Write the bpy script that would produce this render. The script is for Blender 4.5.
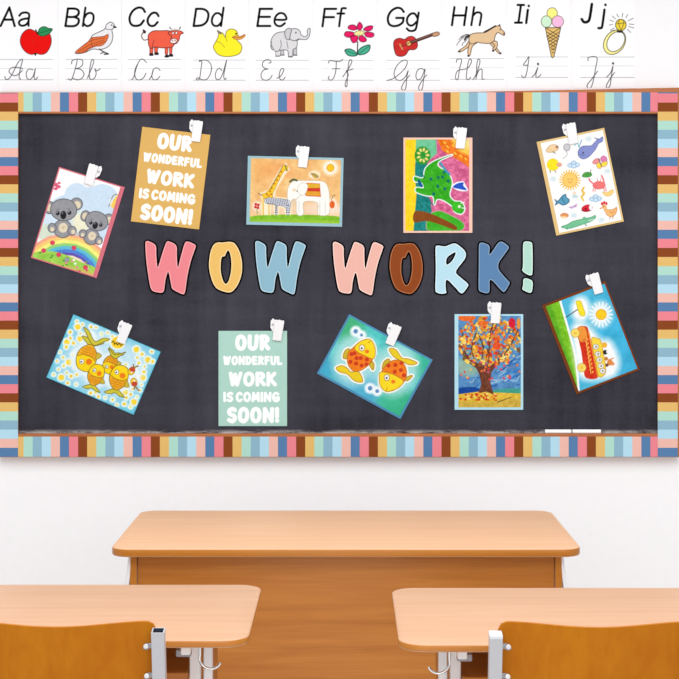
import bpy, bmesh, math, random
import numpy as np
from mathutils import Vector, Matrix

for o in list(bpy.data.objects):
    bpy.data.objects.remove(o, do_unlink=True)
scene = bpy.context.scene
COL = scene.collection
random.seed(7)

# ------------------------------------------------------------------ camera
F = 1522.0                 # focal length in pixels of the 679 px frame
D = 6.4                    # camera to wall
H = 1.61                   # eye height
VX, VY = 346.0, 266.0      # principal point in the frame
cam_d = bpy.data.cameras.new('camera')
cam_d.sensor_width = 36.0
cam_d.lens = F / 679.0 * 36.0
cam_d.shift_x = -(VX - 339.5) / 679.0
cam_d.shift_y = (VY - 339.5) / 679.0
cam_d.clip_start = 0.05
cam = bpy.data.objects.new('camera', cam_d)
cam.location = (0, -D, H)
cam.rotation_euler = (math.pi / 2, 0, 0)
COL.objects.link(cam)
scene.camera = cam

# ------------------------------------------------------------------ world, lamps, exposure
w = bpy.data.worlds.new('daylight')
w.use_nodes = True
w.node_tree.nodes['Background'].inputs[0].default_value = (0.93, 0.96, 1.0, 1)
w.node_tree.nodes['Background'].inputs[1].default_value = 0.42
scene.world = w

def area(name, loc, rot, sx, sy, power, color=(1, 1, 1)):
    l = bpy.data.lights.new(name, 'AREA')
    l.shape = 'RECTANGLE'; l.size = sx; l.size_y = sy
    l.energy = power; l.color = color
    o = bpy.data.objects.new(name, l)
    o.location = loc; o.rotation_euler = rot
    COL.objects.link(o)
    return o
area('ceiling_lamp', (0.0, -3.75, 3.7), (math.radians(2), 0, 0), 6.0, 4.0, 195, (0.985, 0.99, 1.0))
area('wall_fill_light', (0.5, -7.6, 1.9), (math.radians(82), 0, 0), 5.0, 2.2, 62, (0.98, 0.99, 1.0))  # added fill from behind the camera, brightens the lower wall
vs = scene.view_settings
vs.view_transform = 'Standard'
vs.look = 'None'
vs.exposure = 0.29
vs.gamma = 1.0
vs.use_curve_mapping = False

# ------------------------------------------------------------------ helpers
def lin(c):
    c = np.asarray(c, dtype=float) / 255.0
    return np.where(c <= 0.04045, c / 12.92, ((c + 0.055) / 1.055) ** 2.4)

def P(px, py, y):
    """photo pixel -> point on the vertical plane at world depth y"""
    d = D + y
    return Vector(((px - VX) * d / F, y, H - (py - VY) * d / F))

def mat(name, rgb, rough=0.6, metal=0.0, spec=0.5):
    m = bpy.data.materials.new(name); m.use_nodes = True
    b = m.node_tree.nodes['Principled BSDF']
    b.inputs['Base Color'].default_value = (*lin(rgb), 1)
    b.inputs['Roughness'].default_value = rough
    b.inputs['Metallic'].default_value = metal
    b.inputs['Specular IOR Level'].default_value = spec
    return m

def ramp_mat(name, stops, rough, build, bump=0.0, spec=0.5):
    """build(nt) returns a factor socket that feeds a colour ramp"""
    m = bpy.data.materials.new(name); m.use_nodes = True
    nt = m.node_tree; b = nt.nodes['Principled BSDF']
    fac = build(nt)
    r = nt.nodes.new('ShaderNodeValToRGB')
    while len(r.color_ramp.elements) < len(stops):
        r.color_ramp.elements.new(0.5)
    for e, (p, c) in zip(r.color_ramp.elements, stops):
        e.position = p; e.color = (*lin(c), 1)
    nt.links.new(fac, r.inputs[0])
    nt.links.new(r.outputs[0], b.inputs['Base Color'])
    b.inputs['Roughness'].default_value = rough
    b.inputs['Specular IOR Level'].default_value = spec
    if bump:
        bn = nt.nodes.new('ShaderNodeBump'); bn.inputs['Strength'].default_value = bump
        bn.inputs['Distance'].default_value = 0.002
        nt.links.new(fac, bn.inputs['Height']); nt.links.new(bn.outputs[0], b.inputs['Normal'])
    return m

def noise(nt, scale, stretch=(1, 1, 1), detail=4, rough=0.55, dist=0.0):
    tc = nt.nodes.new('ShaderNodeTexCoord'); mp = nt.nodes.new('ShaderNodeMapping')
    mp.inputs['Scale'].default_value = stretch
    n = nt.nodes.new('ShaderNodeTexNoise')
    n.inputs['Scale'].default_value = scale; n.inputs['Detail'].default_value = detail
    n.inputs['Roughness'].default_value = rough; n.inputs['Distortion'].default_value = dist
    nt.links.new(tc.outputs['Object'], mp.inputs[0]); nt.links.new(mp.outputs[0], n.inputs['Vector'])
    return n.outputs[0]

def mathn(nt, op, a, b):
    n = nt.nodes.new('ShaderNodeMath'); n.operation = op
    for i, v in enumerate((a, b)):
        if isinstance(v, (int, float)): n.inputs[i].default_value = v
        else: nt.links.new(v, n.inputs[i])
    return n.outputs[0]

def wood(name, light, dark, rough=0.35, stretch=(0.6, 9, 9), scale=3.0, spec=0.5):
    def f(nt):
        a = noise(nt, scale, stretch, 5, 0.6, 0.6)
        b = noise(nt, scale * 6, (stretch[0] * 0.5, stretch[1], stretch[2]), 3, 0.6)
        return mathn(nt, 'ADD', mathn(nt, 'MULTIPLY', a, 0.7), mathn(nt, 'MULTIPLY', b, 0.3))
    return ramp_mat(name, [(0.34, dark), (0.66, light)], rough, f, spec=spec)

def link(name, me, m=None, parent=None, loc=None):
    o = bpy.data.objects.new(name, me)
    COL.objects.link(o)
    if m is not None and me is not None and not me.materials:
        for x in (m if isinstance(m, (list, tuple)) else [m]): me.materials.append(x)
    if parent is not None: o.parent = parent
    if loc is not None: o.location = loc
    return o

def tag(o, label, cat, group=None):
    o['label'] = label; o['category'] = cat
    if group: o['group'] = group
    return o

def thing(name, loc, label, cat, group=None, rz=0.0):
    o = bpy.data.objects.new(name, None); COL.objects.link(o)
    o.location = loc; o.rotation_euler = (0, 0, rz); o.empty_display_size = 0.1
    return tag(o, label, cat, group)

def obj(name, bm, m, parent=None, loc=None, smooth=False):
    bmesh.ops.recalc_face_normals(bm, faces=bm.faces)
    me = bpy.data.meshes.new(name)
    bm.to_mesh(me); bm.free()
    if smooth:
        for p in me.polygons: p.use_smooth = True
        try: me.set_sharp_from_angle(angle=math.radians(40))
        except Exception: pass
    return link(name, me, m, parent, loc)

def box(bm, c, s, bevel=0.0, seg=2, rot=None, mi=0):
    M = Matrix.Translation(c)
    if rot is not None: M = M @ rot.to_4x4()
    vs_ = []
    g = bmesh.ops.create_cube(bm, size=1.0, matrix=M @ Matrix.Diagonal((s[0], s[1], s[2], 1)))
    es = list({e for v in g['verts'] for e in v.link_edges})
    fs = list({f for v in g['verts'] for f in v.link_faces})
    for f in fs: f.material_index = mi
    if bevel:
        bmesh.ops.bevel(bm, geom=es, offset=bevel, segments=seg, affect='EDGES', profile=0.5)
    return bm

def boxm(c, s, bevel=0.0, seg=2, rot=None):
    return box(bmesh.new(), c, s, bevel, seg, rot)

def beam(bm, a, b, wx, wy, bevel=0.002):
    """square bar from a to b"""
    a, b = Vector(a), Vector(b); d = b - a
    q = d.to_track_quat('Z', 'Y').to_matrix()
    return box(bm, (a + b) / 2, (wx, wy, d.length), bevel, 1, q)

def tube(bm, pts, r, n=10, cap=True):
    pts = [Vector(p) for p in pts]; rings = []
    up = None
    for i, p in enumerate(pts):
        t = (pts[min(i + 1, len(pts) - 1)] - pts[max(i - 1, 0)]).normalized()
        if up is None:
            up = t.orthogonal().normalized()
        else:
            up = (up - t * up.dot(t)).normalized()
        s = t.cross(up)
        rings.append([bm.verts.new(p + (up * math.cos(2 * math.pi * k / n) + s * math.sin(2 * math.pi * k / n)) * r) for k in range(n)])
    for a, b in zip(rings, rings[1:]):
        for k in range(n):
            bm.faces.new((a[k], a[(k + 1) % n], b[(k + 1) % n], b[k]))
    if cap:
        bm.faces.new(rings[0][::-1]); bm.faces.new(rings[-1])
    return bm

def cyl(bm, c, r, depth, axis='Y', n=20, r2=None):
    rot = {'Z': Matrix.Identity(3), 'Y': Matrix.Rotation(math.pi / 2, 3, 'X'), 'X': Matrix.Rotation(math.pi / 2, 3, 'Y')}[axis]
    bmesh.ops.create_cone(bm, cap_ends=True, segments=n, radius1=r, radius2=r if r2 is None else r2, depth=depth,
                          matrix=Matrix.Translation(c) @ rot.to_4x4())
    return bm

def slab(pts, z0, z1, bevel=0.004, seg=3):
    """horizontal board with an outline pts (x,y)"""
    bm = bmesh.new()
    f = bm.faces.new([bm.verts.new((x, y, z0)) for x, y in pts])
    g = bmesh.ops.extrude_face_region(bm, geom=[f])
    vs_ = [v for v in g['geom'] if isinstance(v, bmesh.types.BMVert)]
    bmesh.ops.translate(bm, verts=vs_, vec=(0, 0, z1 - z0))
    if bevel:
        es = [e for e in bm.edges if abs(e.verts[0].co.z - e.verts[1].co.z) < 1e-6]
        bmesh.ops.bevel(bm, geom=es, offset=bevel, segments=seg, affect='EDGES', profile=0.5)
    return bm

def rrect(x0, x1, y0, y1, r, n=8):
    out = []
    for cx, cy, a in ((x1 - r, y1 - r, 0), (x0 + r, y1 - r, 90), (x0 + r, y0 + r, 180), (x1 - r, y0 + r, 270)):
        for k in range(n + 1):
            t = math.radians(a + 90 * k / n)
            out.append((cx + r * math.cos(t), cy + r * math.sin(t)))
    return out

def spline(pts, closed=False, n=6):
    """Catmull-Rom through 2-D points"""
    p = [np.array(q, float) for q in pts]; N = len(p); out = []
    if N < 3: return [tuple(q) for q in p]
    rng = range(N) if closed else range(N - 1)
    for i in rng:
        if closed: a, b, c, d = p[(i - 1) % N], p[i], p[(i + 1) % N], p[(i + 2) % N]
        else: a, b, c, d = p[max(i - 1, 0)], p[i], p[i + 1], p[min(i + 2, N - 1)]
        for k in range(n):
            t = k / n
            out.append(tuple(0.5 * (2 * b + (c - a) * t + (2 * a - 5 * b + 4 * c - d) * t * t + (3 * b - a - 3 * c + d) * t ** 3)))
    if not closed: out.append(tuple(p[-1]))
    return out

def chaikin(pts, it=2, q=0.22):
    p = [np.array(x, float) for x in pts]
    for _ in range(it):
        o = []
        for i in range(len(p)):
            a, b = p[i], p[(i + 1) % len(p)]
            o += [a * (1 - q) + b * q, a * q + b * (1 - q)]
        p = o
    return [tuple(x) for x in p]

# ------------------------------------------------------------------ print colours: a fine mesh coloured per vertex
def art_material(name, rough=0.55):
    m = bpy.data.materials.new(name); m.use_nodes = True
    nt = m.node_tree; b = nt.nodes['Principled BSDF']
    a = nt.nodes.new('ShaderNodeAttribute'); a.attribute_name = 'ink'
    nt.links.new(a.outputs['Color'], b.inputs['Base Color'])
    b.inputs['Roughness'].default_value = rough
    b.inputs['Specular IOR Level'].default_value = 0.06
    return m
INK = art_material('printed_ink', 0.8)

def vnoise(x, y, cell, seed=0):
    x = x / cell; y = y / cell
    xi = np.floor(x).astype(int); yi = np.floor(y).astype(int); fx = x - xi; fy = y - yi
    fx = fx * fx * (3 - 2 * fx); fy = fy * fy * (3 - 2 * fy)
    def h(i, j):
        v = np.sin(i * 127.1 + j * 311.7 + seed * 74.7) * 43758.5453
        return v - np.floor(v)
    return ((h(xi, yi) * (1 - fx) + h(xi + 1, yi) * fx) * (1 - fy) + (h(xi, yi + 1) * (1 - fx) + h(xi + 1, yi + 1) * fx) * fy) * 2 - 1

class Art:
    """a print drawn with filled outlines, ellipses and pen lines"""
    def __init__(s, X, Y, bg):
        s.X, s.Y = X, Y
        s.c = np.tile(np.array(bg, float), (X.size, 1)); s.t = np.zeros(X.size, int)
        s.o = (0, 0, 1.0); s.cur = 0; s.lw = 1.0
    def frame(s, x0, y0, k): s.o = (x0, y0, k); return s
    def m(s, pts): return np.array([(s.o[0] + a / s.o[2], s.o[1] + b / s.o[2]) for a, b in pts])
    def put(s, idx, a, col, var=0, cell=4):
        col = np.array(col, float)
        if var:
            n = vnoise(s.X[idx], s.Y[idx], cell, 3) * 0.6 + vnoise(s.X[idx], s.Y[idx], cell * 0.4, 5) * 0.4
            colr = col + n[:, None] * var
        else: colr = col
        s.c[idx] = s.c[idx] * (1 - a[:, None]) + colr * a[:, None]
        if s.cur: s.t[idx[a > 0.3]] = s.cur
    def box_(s, q, pad):
        return np.nonzero((s.X > q[:, 0].min() - pad) & (s.X < q[:, 0].max() + pad) & (s.Y > q[:, 1].min() - pad) & (s.Y < q[:, 1].max() + pad))[0]
    def segd(s, idx, q, closed):
        x, y = s.X[idx], s.Y[idx]; d = np.full(idx.size, 1e9)
        n = len(q)
        for i in range(n if closed else n - 1):
            a, b = q[i], q[(i + 1) % n]; v = b - a; L = v @ v
            t = np.clip(((x - a[0]) * v[0] + (y - a[1]) * v[1]) / (L if L > 1e-12 else 1), 0, 1)
            d = np.minimum(d, (x - a[0] - t * v[0]) ** 2 + (y - a[1] - t * v[1]) ** 2)
        return np.sqrt(d)
    def poly(s, pts, col, sm=True, soft=0.5, var=0, cell=4, ol=None, ow=3.0, a=1.0):
        if sm: pts = spline(pts, True, 4)
        q = s.m(pts); idx = s.box_(q, soft + 1)
        if not idx.size: return s
        x, y = s.X[idx], s.Y[idx]; ins = np.zeros(idx.size, bool); n = len(q)
        for i in range(n):
            A, B = q[i], q[(i + 1) % n]
            if abs(A[1] - B[1]) < 1e-12: continue
            c = (A[1] > y) != (B[1] > y)
            ins ^= c & (x < (B[0] - A[0]) * (y - A[1]) / (B[1] - A[1]) + A[0])
        d = s.segd(idx, q, True); sd = np.where(ins, -d, d)
        s.put(idx, np.clip(0.5 - sd / soft, 0, 1) * a, col, var, cell)
        if ol is not None: s.line(pts + [pts[0]], ol, ow, sm=False)
        return s
    def line(s, pts, col, wd=3.0, sm=True, soft=0.45, a=1.0):
        if sm and len(pts) > 2: pts = spline(pts, False, 5)
        q = s.m(pts); hw = wd * s.lw / s.o[2] / 2; idx = s.box_(q, hw + soft + 0.5)
        if not idx.size: return s
        d = s.segd(idx, q, False)
        cov = min(1.0, 2 * hw / 0.45) if 2 * hw < 0.45 else 1.0
        s.put(idx, np.clip(0.5 - (d - max(hw, 0.22)) / soft, 0, 1) * a * cov, col)
        return s
    def ell(s, cx, cy, rx, ry, col, rot=0, ol=None, ow=3.0, soft=0.5, var=0, cell=4, a=1.0):
        t = math.radians(rot); c, n = math.cos(t), math.sin(t)
        pts = [(cx + rx * math.cos(k) * c - ry * math.sin(k) * n, cy + rx * math.cos(k) * n + ry * math.sin(k) * c) for k in np.linspace(0, 2 * math.pi, 20, endpoint=False)]
        return s.poly(pts, col, False, soft, var, cell, ol, ow, a)
    def wash(s, var, cell, seed=0, tint=(1, 1, 1)):
        n = vnoise(s.X, s.Y, cell, seed) * 0.65 + vnoise(s.X, s.Y, cell * 0.4, seed + 1) * 0.35
        s.c += n[:, None] * var * np.array(tint)
        return s

def grid(nu, nv):
    i, j = np.meshgrid(np.arange(nu - 1), np.arange(nv - 1))
    a = (j * nu + i).ravel()
    return np.stack([a, a + 1, a + 1 + nu, a + nu], 1)

def ink_mesh(name, co, col, faces, m, parent, k=1.0):
    used = np.unique(faces); remap = np.full(co.shape[0], -1); remap[used] = np.arange(used.size)
    faces = remap[faces]; co = co[used]; col = col[used]
    me = bpy.data.meshes.new(name)
    me.vertices.add(len(co)); me.vertices.foreach_set('co', co.astype(np.float32).ravel())
    me.loops.add(faces.size); me.loops.foreach_set('vertex_index', faces.astype(np.int32).ravel())
    me.polygons.add(len(faces)); me.polygons.foreach_set('loop_start', np.arange(0, faces.size, 4, dtype=np.int32))
    try: me.polygons.foreach_set('loop_total', np.full(len(faces), 4, np.int32))
    except Exception: pass
    at = me.color_attributes.new('ink', 'FLOAT_COLOR', 'POINT')
    c4 = np.ones((len(co), 4), np.float32); c4[:, :3] = lin(np.clip(col, 0, 250)) * k
    at.data.foreach_set('color', c4.ravel())
    me.update(calc_edges=True); me.validate()
    return link(name, me, m, parent)
# ------------------------------------------------------------------ materials
def wall_f(nt): return noise(nt, 30, (1, 1, 1), 4)
WALL = ramp_mat('white_wall_paint', [(0.3, (243, 241, 242)), (0.7, (245, 243, 244))], 0.85, wall_f, 0.0, 0.1)
FLOOR = ramp_mat('pale_vinyl_floor', [(0.3, (216, 212, 206)), (0.7, (222, 218, 212))], 0.5, lambda nt: noise(nt, 12, (1, 1, 1), 5))
BEECH_DESK = wood('beech_laminate_top_lightened', (222, 177, 141), (214, 166, 129), 0.5, (0.5, 10, 10), spec=0.3)  # same beech as the student tops, lightened where less lamp light reaches
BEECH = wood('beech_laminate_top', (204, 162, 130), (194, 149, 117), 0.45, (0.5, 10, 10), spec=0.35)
BEECH_EDGE = wood('beech_edge_shaded', (188, 120, 42), (178, 108, 30), 0.35, (0.5, 8, 8))  # edges and side panels: the tops' beech with shade put into its colour
PANEL = wood('beech_panel_shaded', (191, 121, 46), (168, 98, 26), 0.4, (0.35, 7, 7), 4.0)  # same laminate as the tops, coloured darker for the shade under them
PLY = wood('varnished_plywood', (184, 113, 12), (168, 94, 2), 0.45, (5, 5, 0.8), 3.0, 0.12)
FRAME_WOOD = wood('stained_frame_wood', (190, 112, 52), (160, 84, 34), 0.4, (0.4, 12, 12), 4.0)
STEEL = mat('light_grey_painted_steel', (178, 178, 183), 0.35, 0.15)
GREY_STEEL = mat('grey_steel_bracket', (150, 150, 155), 0.35, 0.5)
CHROME = mat('chrome', (225, 225, 228), 0.12, 1.0)
WHITE_STEEL = mat('white_painted_steel', (236, 236, 238), 0.4)
PLASTIC = mat('grey_plastic_cap', (206, 208, 214), 0.5)
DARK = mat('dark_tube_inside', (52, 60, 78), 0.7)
RUBBER = mat('black_rubber', (35, 35, 36), 0.8)
PAPER = mat('white_card', (246, 245, 246), 0.7, 0, 0.2)
WHITE_CLIP = mat('white_plastic_clip', (240, 239, 240), 0.45)
CHALK = mat('white_chalk', (246, 246, 244), 0.9, 0, 0.1)

# ------------------------------------------------------------------ setting
def struct(name, bm, m):
    o = obj(name, bm, m); o['kind'] = 'structure'; return o
struct('wall_back', boxm((0, 0.05, 1.5), (7.0, 0.1, 3.4)), WALL)
struct('floor', boxm((0, -4.0, -0.05), (7.0, 8.2, 0.1)), FLOOR)

# ------------------------------------------------------------------ chalkboard
YS = -0.020      # writing surface
YR = -0.042      # front of the rails
def pbox(bm, x0, y0, x1, y1, ya, yb, bevel=0.0):
    """box whose front face (depth yb) covers the pixel rectangle; ya is its back"""
    a = P(x0, y0, yb); b = P(x1, y1, yb)
    return box(bm, ((a.x + b.x) / 2, (ya + yb) / 2, (a.z + b.z) / 2), (b.x - a.x, abs(ya - yb), a.z - b.z), bevel, 2)

def board_mat():
    m = bpy.data.materials.new('dusty_slate'); m.use_nodes = True
    nt = m.node_tree; b = nt.nodes['Principled BSDF']
    a = noise(nt, 1.6, (1, 1, 1), 6, 0.6, 0.3)
    v = noise(nt, 5, (3.0, 1, 0.35), 4, 0.6)
    h_ = noise(nt, 6, (0.3, 1, 3.0), 3, 0.6)
    g = noise(nt, 90, (1, 1, 1), 3, 0.7)
    f = mathn(nt, 'ADD', mathn(nt, 'MULTIPLY', a, 0.45), mathn(nt, 'MULTIPLY', v, 0.25))
    f = mathn(nt, 'ADD', f, mathn(nt, 'MULTIPLY', h_, 0.15))
    f = mathn(nt, 'ADD', f, mathn(nt, 'MULTIPLY', g, 0.15))
    r = nt.nodes.new('ShaderNodeValToRGB')
    r.color_ramp.elements[0].position = 0.36; r.color_ramp.elements[0].color = (*lin((40, 39, 46)), 1)
    r.color_ramp.elements[1].position = 0.66; r.color_ramp.elements[1].color = (*lin((71, 70, 80)), 1)
    nt.links.new(f, r.inputs[0])
    tc = nt.nodes.new('ShaderNodeTexCoord'); sx = nt.nodes.new('ShaderNodeSeparateXYZ')
    nt.links.new(tc.outputs['Object'], sx.inputs[0])
    # chalk dust gathered just above the ledge
    zb = P(0, 434, YS).z
    md = nt.nodes.new('ShaderNodeMapRange')
    md.inputs[1].default_value = zb + 0.022; md.inputs[2].default_value = zb; md.inputs[3].default_value = 0; md.inputs[4].default_value = 0.95
    nt.links.new(sx.outputs[2], md.inputs[0])
    dn = noise(nt, 7, (1, 1, 5), 6, 0.75)
    dr = nt.nodes.new('ShaderNodeValToRGB')
    dr.color_ramp.elements[0].position = 0.42; dr.color_ramp.elements[1].position = 0.56
    nt.links.new(dn, dr.inputs[0])
    df = mathn(nt, 'MULTIPLY', mathn(nt, 'POWER', md.outputs[0], 1.4), dr.outputs[0])
    m2 = nt.nodes.new('ShaderNodeMix'); m2.data_type = 'RGBA'
    nt.links.new(df, m2.inputs[0]); nt.links.new(r.outputs[0], m2.inputs[6]); m2.inputs[7].default_value = (*lin((226, 222, 220)), 1)
    nt.links.new(m2.outputs[2], b.inputs['Base Color'])
    b.inputs['Roughness'].default_value = 0.8; b.inputs['Specular IOR Level'].default_value = 0.1
    return m
bb = thing('chalkboard', (0, 0, 0), 'dark grey chalkboard in a thin brown wooden frame on the white wall', 'chalkboard')
bm = bmesh.new(); pbox(bm, 6, 100, 672, 448, -0.001, YS)
obj('writing_surface', bm, board_mat(), bb)
bm = bmesh.new(); pbox(bm, -1.5, 92.4, 680, 113.6, 0, YR, 0.002)
for k in range(1, 20):                  # the top rail bows up towards its right end
    xk = P(-1.5 + 681.5 * k / 20, 0, YR).x
    bmesh.ops.bisect_plane(bm, geom=list(bm.verts) + list(bm.edges) + list(bm.faces), plane_co=(xk, 0, 0), plane_no=(1, 0, 0))
for v in bm.verts:
    if v.co.z > P(0, 100, YR).z: v.co.z += 0.0205 * max(0.0, (v.co.x - P(440, 0, YR).x) / 1.0)
obj('frame_rail', bm, FRAME_WOOD, bb)
bm = bmesh.new(); pbox(bm, -1.5, 433.8, 680, 457.2, 0, YR, 0.002)
obj('chalk_ledge', bm, FRAME_WOOD, bb)
bm = bmesh.new(); pbox(bm, -1.5, 113.0, 17.6, 434.4, 0, YR, 0.001); obj('frame_stile', bm, FRAME_WOOD, bb)
bm = bmesh.new(); pbox(bm, 658.6, 113.0, 680, 434.4, 0, YR, 0.001); obj('frame_stile', bm, FRAME_WOOD, bb)

# ------------------------------------------------------------------ striped border strips
SC = [('pink', (243, 138, 148)), ('brown', (142, 72, 34)), ('amber', (236, 192, 114)), ('mint', (182, 226, 210)),
      ('grey_blue', (146, 187, 206)), ('pale_blue', (186, 226, 243)), ('peach', (245, 192, 178)), ('denim', (91, 131, 176))]
SM = [mat(n + '_stripe', tuple(v * 0.945 for v in c), 0.8, 0, 0.06) for n, c in SC]
PITCH = 72.68 / 8
def strip(label, horiz, a0, a1, b0, b1, first_start, first_idx, y=YR - 0.0003, th=0.0012):
    bm = bmesh.new(); t = first_start; k = first_idx
    while t < a1:
        s0, s1 = max(t, a0), min(t + PITCH, a1)
        if s1 > s0 + 0.05:
            q = (s0, b0, s1, b1) if horiz else (b0, s0, b1, s1)
            A = P(q[0], q[1], y - th); B = P(q[2], q[3], y - th)
            box(bm, ((A.x + B.x) / 2, y - th / 2, (A.z + B.z) / 2), (B.x - A.x, th, A.z - B.z), mi=k % 8)
        t += PITCH; k += 1
    o = obj('border_strip', bm, SM)
    return tag(o, label, 'border strip', 'striped border strips around the chalkboard')
strip('striped pastel border strip along the top edge of the chalkboard', True, 18.1, 657.7, 92.3, 111.6, 78.1 - 8 * PITCH, 1)
strip('striped pastel border strip along the bottom edge of the chalkboard', True, 18.1, 657.7, 436.6, 456.8, 78.1 - 8 * PITCH, 1)
strip('striped pastel border strip down the left edge of the chalkboard', False, 93.2, 456.8, -0.8, 18.0, 102.5 - 2 * PITCH + 0.05, 7)
strip('striped pastel border strip down the right edge of the chalkboard', False, 92.4, 456.8, 657.8, 677.8, 102.5 - 2 * PITCH + 0.05, 7)

# ------------------------------------------------------------------ two chalks on the ledge
for x0, x1, lab in ((545.0, 571.2, 'white chalk stick on the ledge, left of the two'), (572.4, 600.8, 'white chalk stick on the ledge, nearer the right frame side')):
    a = P(x0, 433.8, YR + 0.011); b = P(x1, 433.8, YR + 0.011); r = 0.0085
    bm = bmesh.new(); cyl(bm, ((a.x + b.x) / 2, YR + 0.011, P(0, 433.8, YR).z + r), r, b.x - a.x, 'X', 20)
    bmesh.ops.bevel(bm, geom=[e for e in bm.edges if abs(e.verts[0].co.x - e.verts[1].co.x) < 1e-6], offset=0.001, segments=1, affect='EDGES')
    tag(obj('chalk_stick', bm, CHALK, smooth=True), lab, 'chalk', 'white chalks on the ledge')
# ------------------------------------------------------------------ teacher's desk
TOP = 0.76
def yd(d): return d - D
td = thing('teacher_desk', (0.0, yd(4.575 + 0.33), 0), 'wide beech teacher desk standing against the white wall below the chalkboard', 'desk')
fy = -0.33                                     # front edge (towards the classroom), local
# rounded top, edge faces in the beech with shade in its colour
bm = slab(rrect(-0.711, 0.711, fy, fy + 0.72, 0.056), TOP - 0.026, TOP, 0.005)
me_ = obj('desktop', bm, [BEECH_DESK, BEECH_EDGE], td, smooth=True)
def edge_faces(o):
    for p in o.data.polygons:
        if abs(p.normal.z) < 0.5: p.material_index = 1
edge_faces(me_)
for s in (-1, 1):
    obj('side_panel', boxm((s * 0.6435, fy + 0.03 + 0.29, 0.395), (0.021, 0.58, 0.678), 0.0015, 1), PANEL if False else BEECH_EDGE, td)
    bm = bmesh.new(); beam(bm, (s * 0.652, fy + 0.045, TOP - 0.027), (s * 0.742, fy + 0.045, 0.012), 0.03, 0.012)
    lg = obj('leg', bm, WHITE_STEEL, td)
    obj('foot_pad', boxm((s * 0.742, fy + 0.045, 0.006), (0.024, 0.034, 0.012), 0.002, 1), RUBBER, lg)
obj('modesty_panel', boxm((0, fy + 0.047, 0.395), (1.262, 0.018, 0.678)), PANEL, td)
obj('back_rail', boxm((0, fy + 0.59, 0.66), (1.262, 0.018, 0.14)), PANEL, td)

# ------------------------------------------------------------------ student desks
def student_desk(xc, dfront, hook_side, label):
    t = thing('student_desk', (xc, yd(dfront) + 0.30, 0), label, 'desk', 'student desks in the front row')
    f = -0.30; hw = 0.60
    o = obj('desktop', slab(rrect(-hw, hw, f, f + 0.605, 0.062), TOP - 0.0195, TOP, 0.006), [BEECH, BEECH_EDGE], t, smooth=True)
    edge_faces(o)
    for s in (-1, 1):
        bm = bmesh.new()
        beam(bm, (s * 0.455, f + 0.26, 0.03), (s * 0.455, f + 0.26, TOP - 0.02), 0.024, 0.05)
        beam(bm, (s * 0.483, f + 0.30, 0.03), (s * 0.483, f + 0.30, TOP - 0.02), 0.020, 0.04)
        beam(bm, (s * 0.469, f + 0.05, 0.022), (s * 0.469, f + 0.57, 0.022), 0.05, 0.028)
        beam(bm, (s * 0.455, f + 0.03, TOP - 0.031), (s * 0.455, f + 0.52, TOP - 0.031), 0.022, 0.022)
        lg = obj('leg_frame', bm, WHITE_STEEL, t)
        for q in (0.07, 0.55):
            obj('foot_pad', boxm((s * 0.469, f + q, 0.004), (0.04, 0.03, 0.008), 0.001, 1), RUBBER, lg)
        obj('shelf_bracket', boxm((s * 0.449, f + 0.055, TOP - 0.041), (0.034, 0.03, 0.017), 0.002, 1), GREY_STEEL, t)
        x0 = s * 0.476
        pts = [(x0, f + 0.16, TOP - 0.021), (x0, f + 0.16, TOP - 0.076)]
        for k in range(0, 11):
            a = math.pi * (1 + k / 10.0 * 0.85)
            pts.append((x0 + s * (0.025 + 0.026 * math.cos(a)), f + 0.16, TOP - 0.082 + 0.026 * math.sin(a)))
        bm = bmesh.new(); tube(bm, pts, 0.0032, 10)
        obj('bag_hook', bm, CHROME, t, smooth=True)
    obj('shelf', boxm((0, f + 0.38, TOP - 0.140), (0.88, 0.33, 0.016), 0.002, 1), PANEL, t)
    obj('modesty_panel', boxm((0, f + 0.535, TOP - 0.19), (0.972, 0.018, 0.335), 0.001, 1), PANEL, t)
    return t
student_desk(-0.223 - 0.60, 3.459, 1, 'pale beech student desk in the front row, left of the two')
student_desk(0.119 + 0.60, 3.42, -1, 'pale beech student desk in the front row, right of the two')

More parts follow.
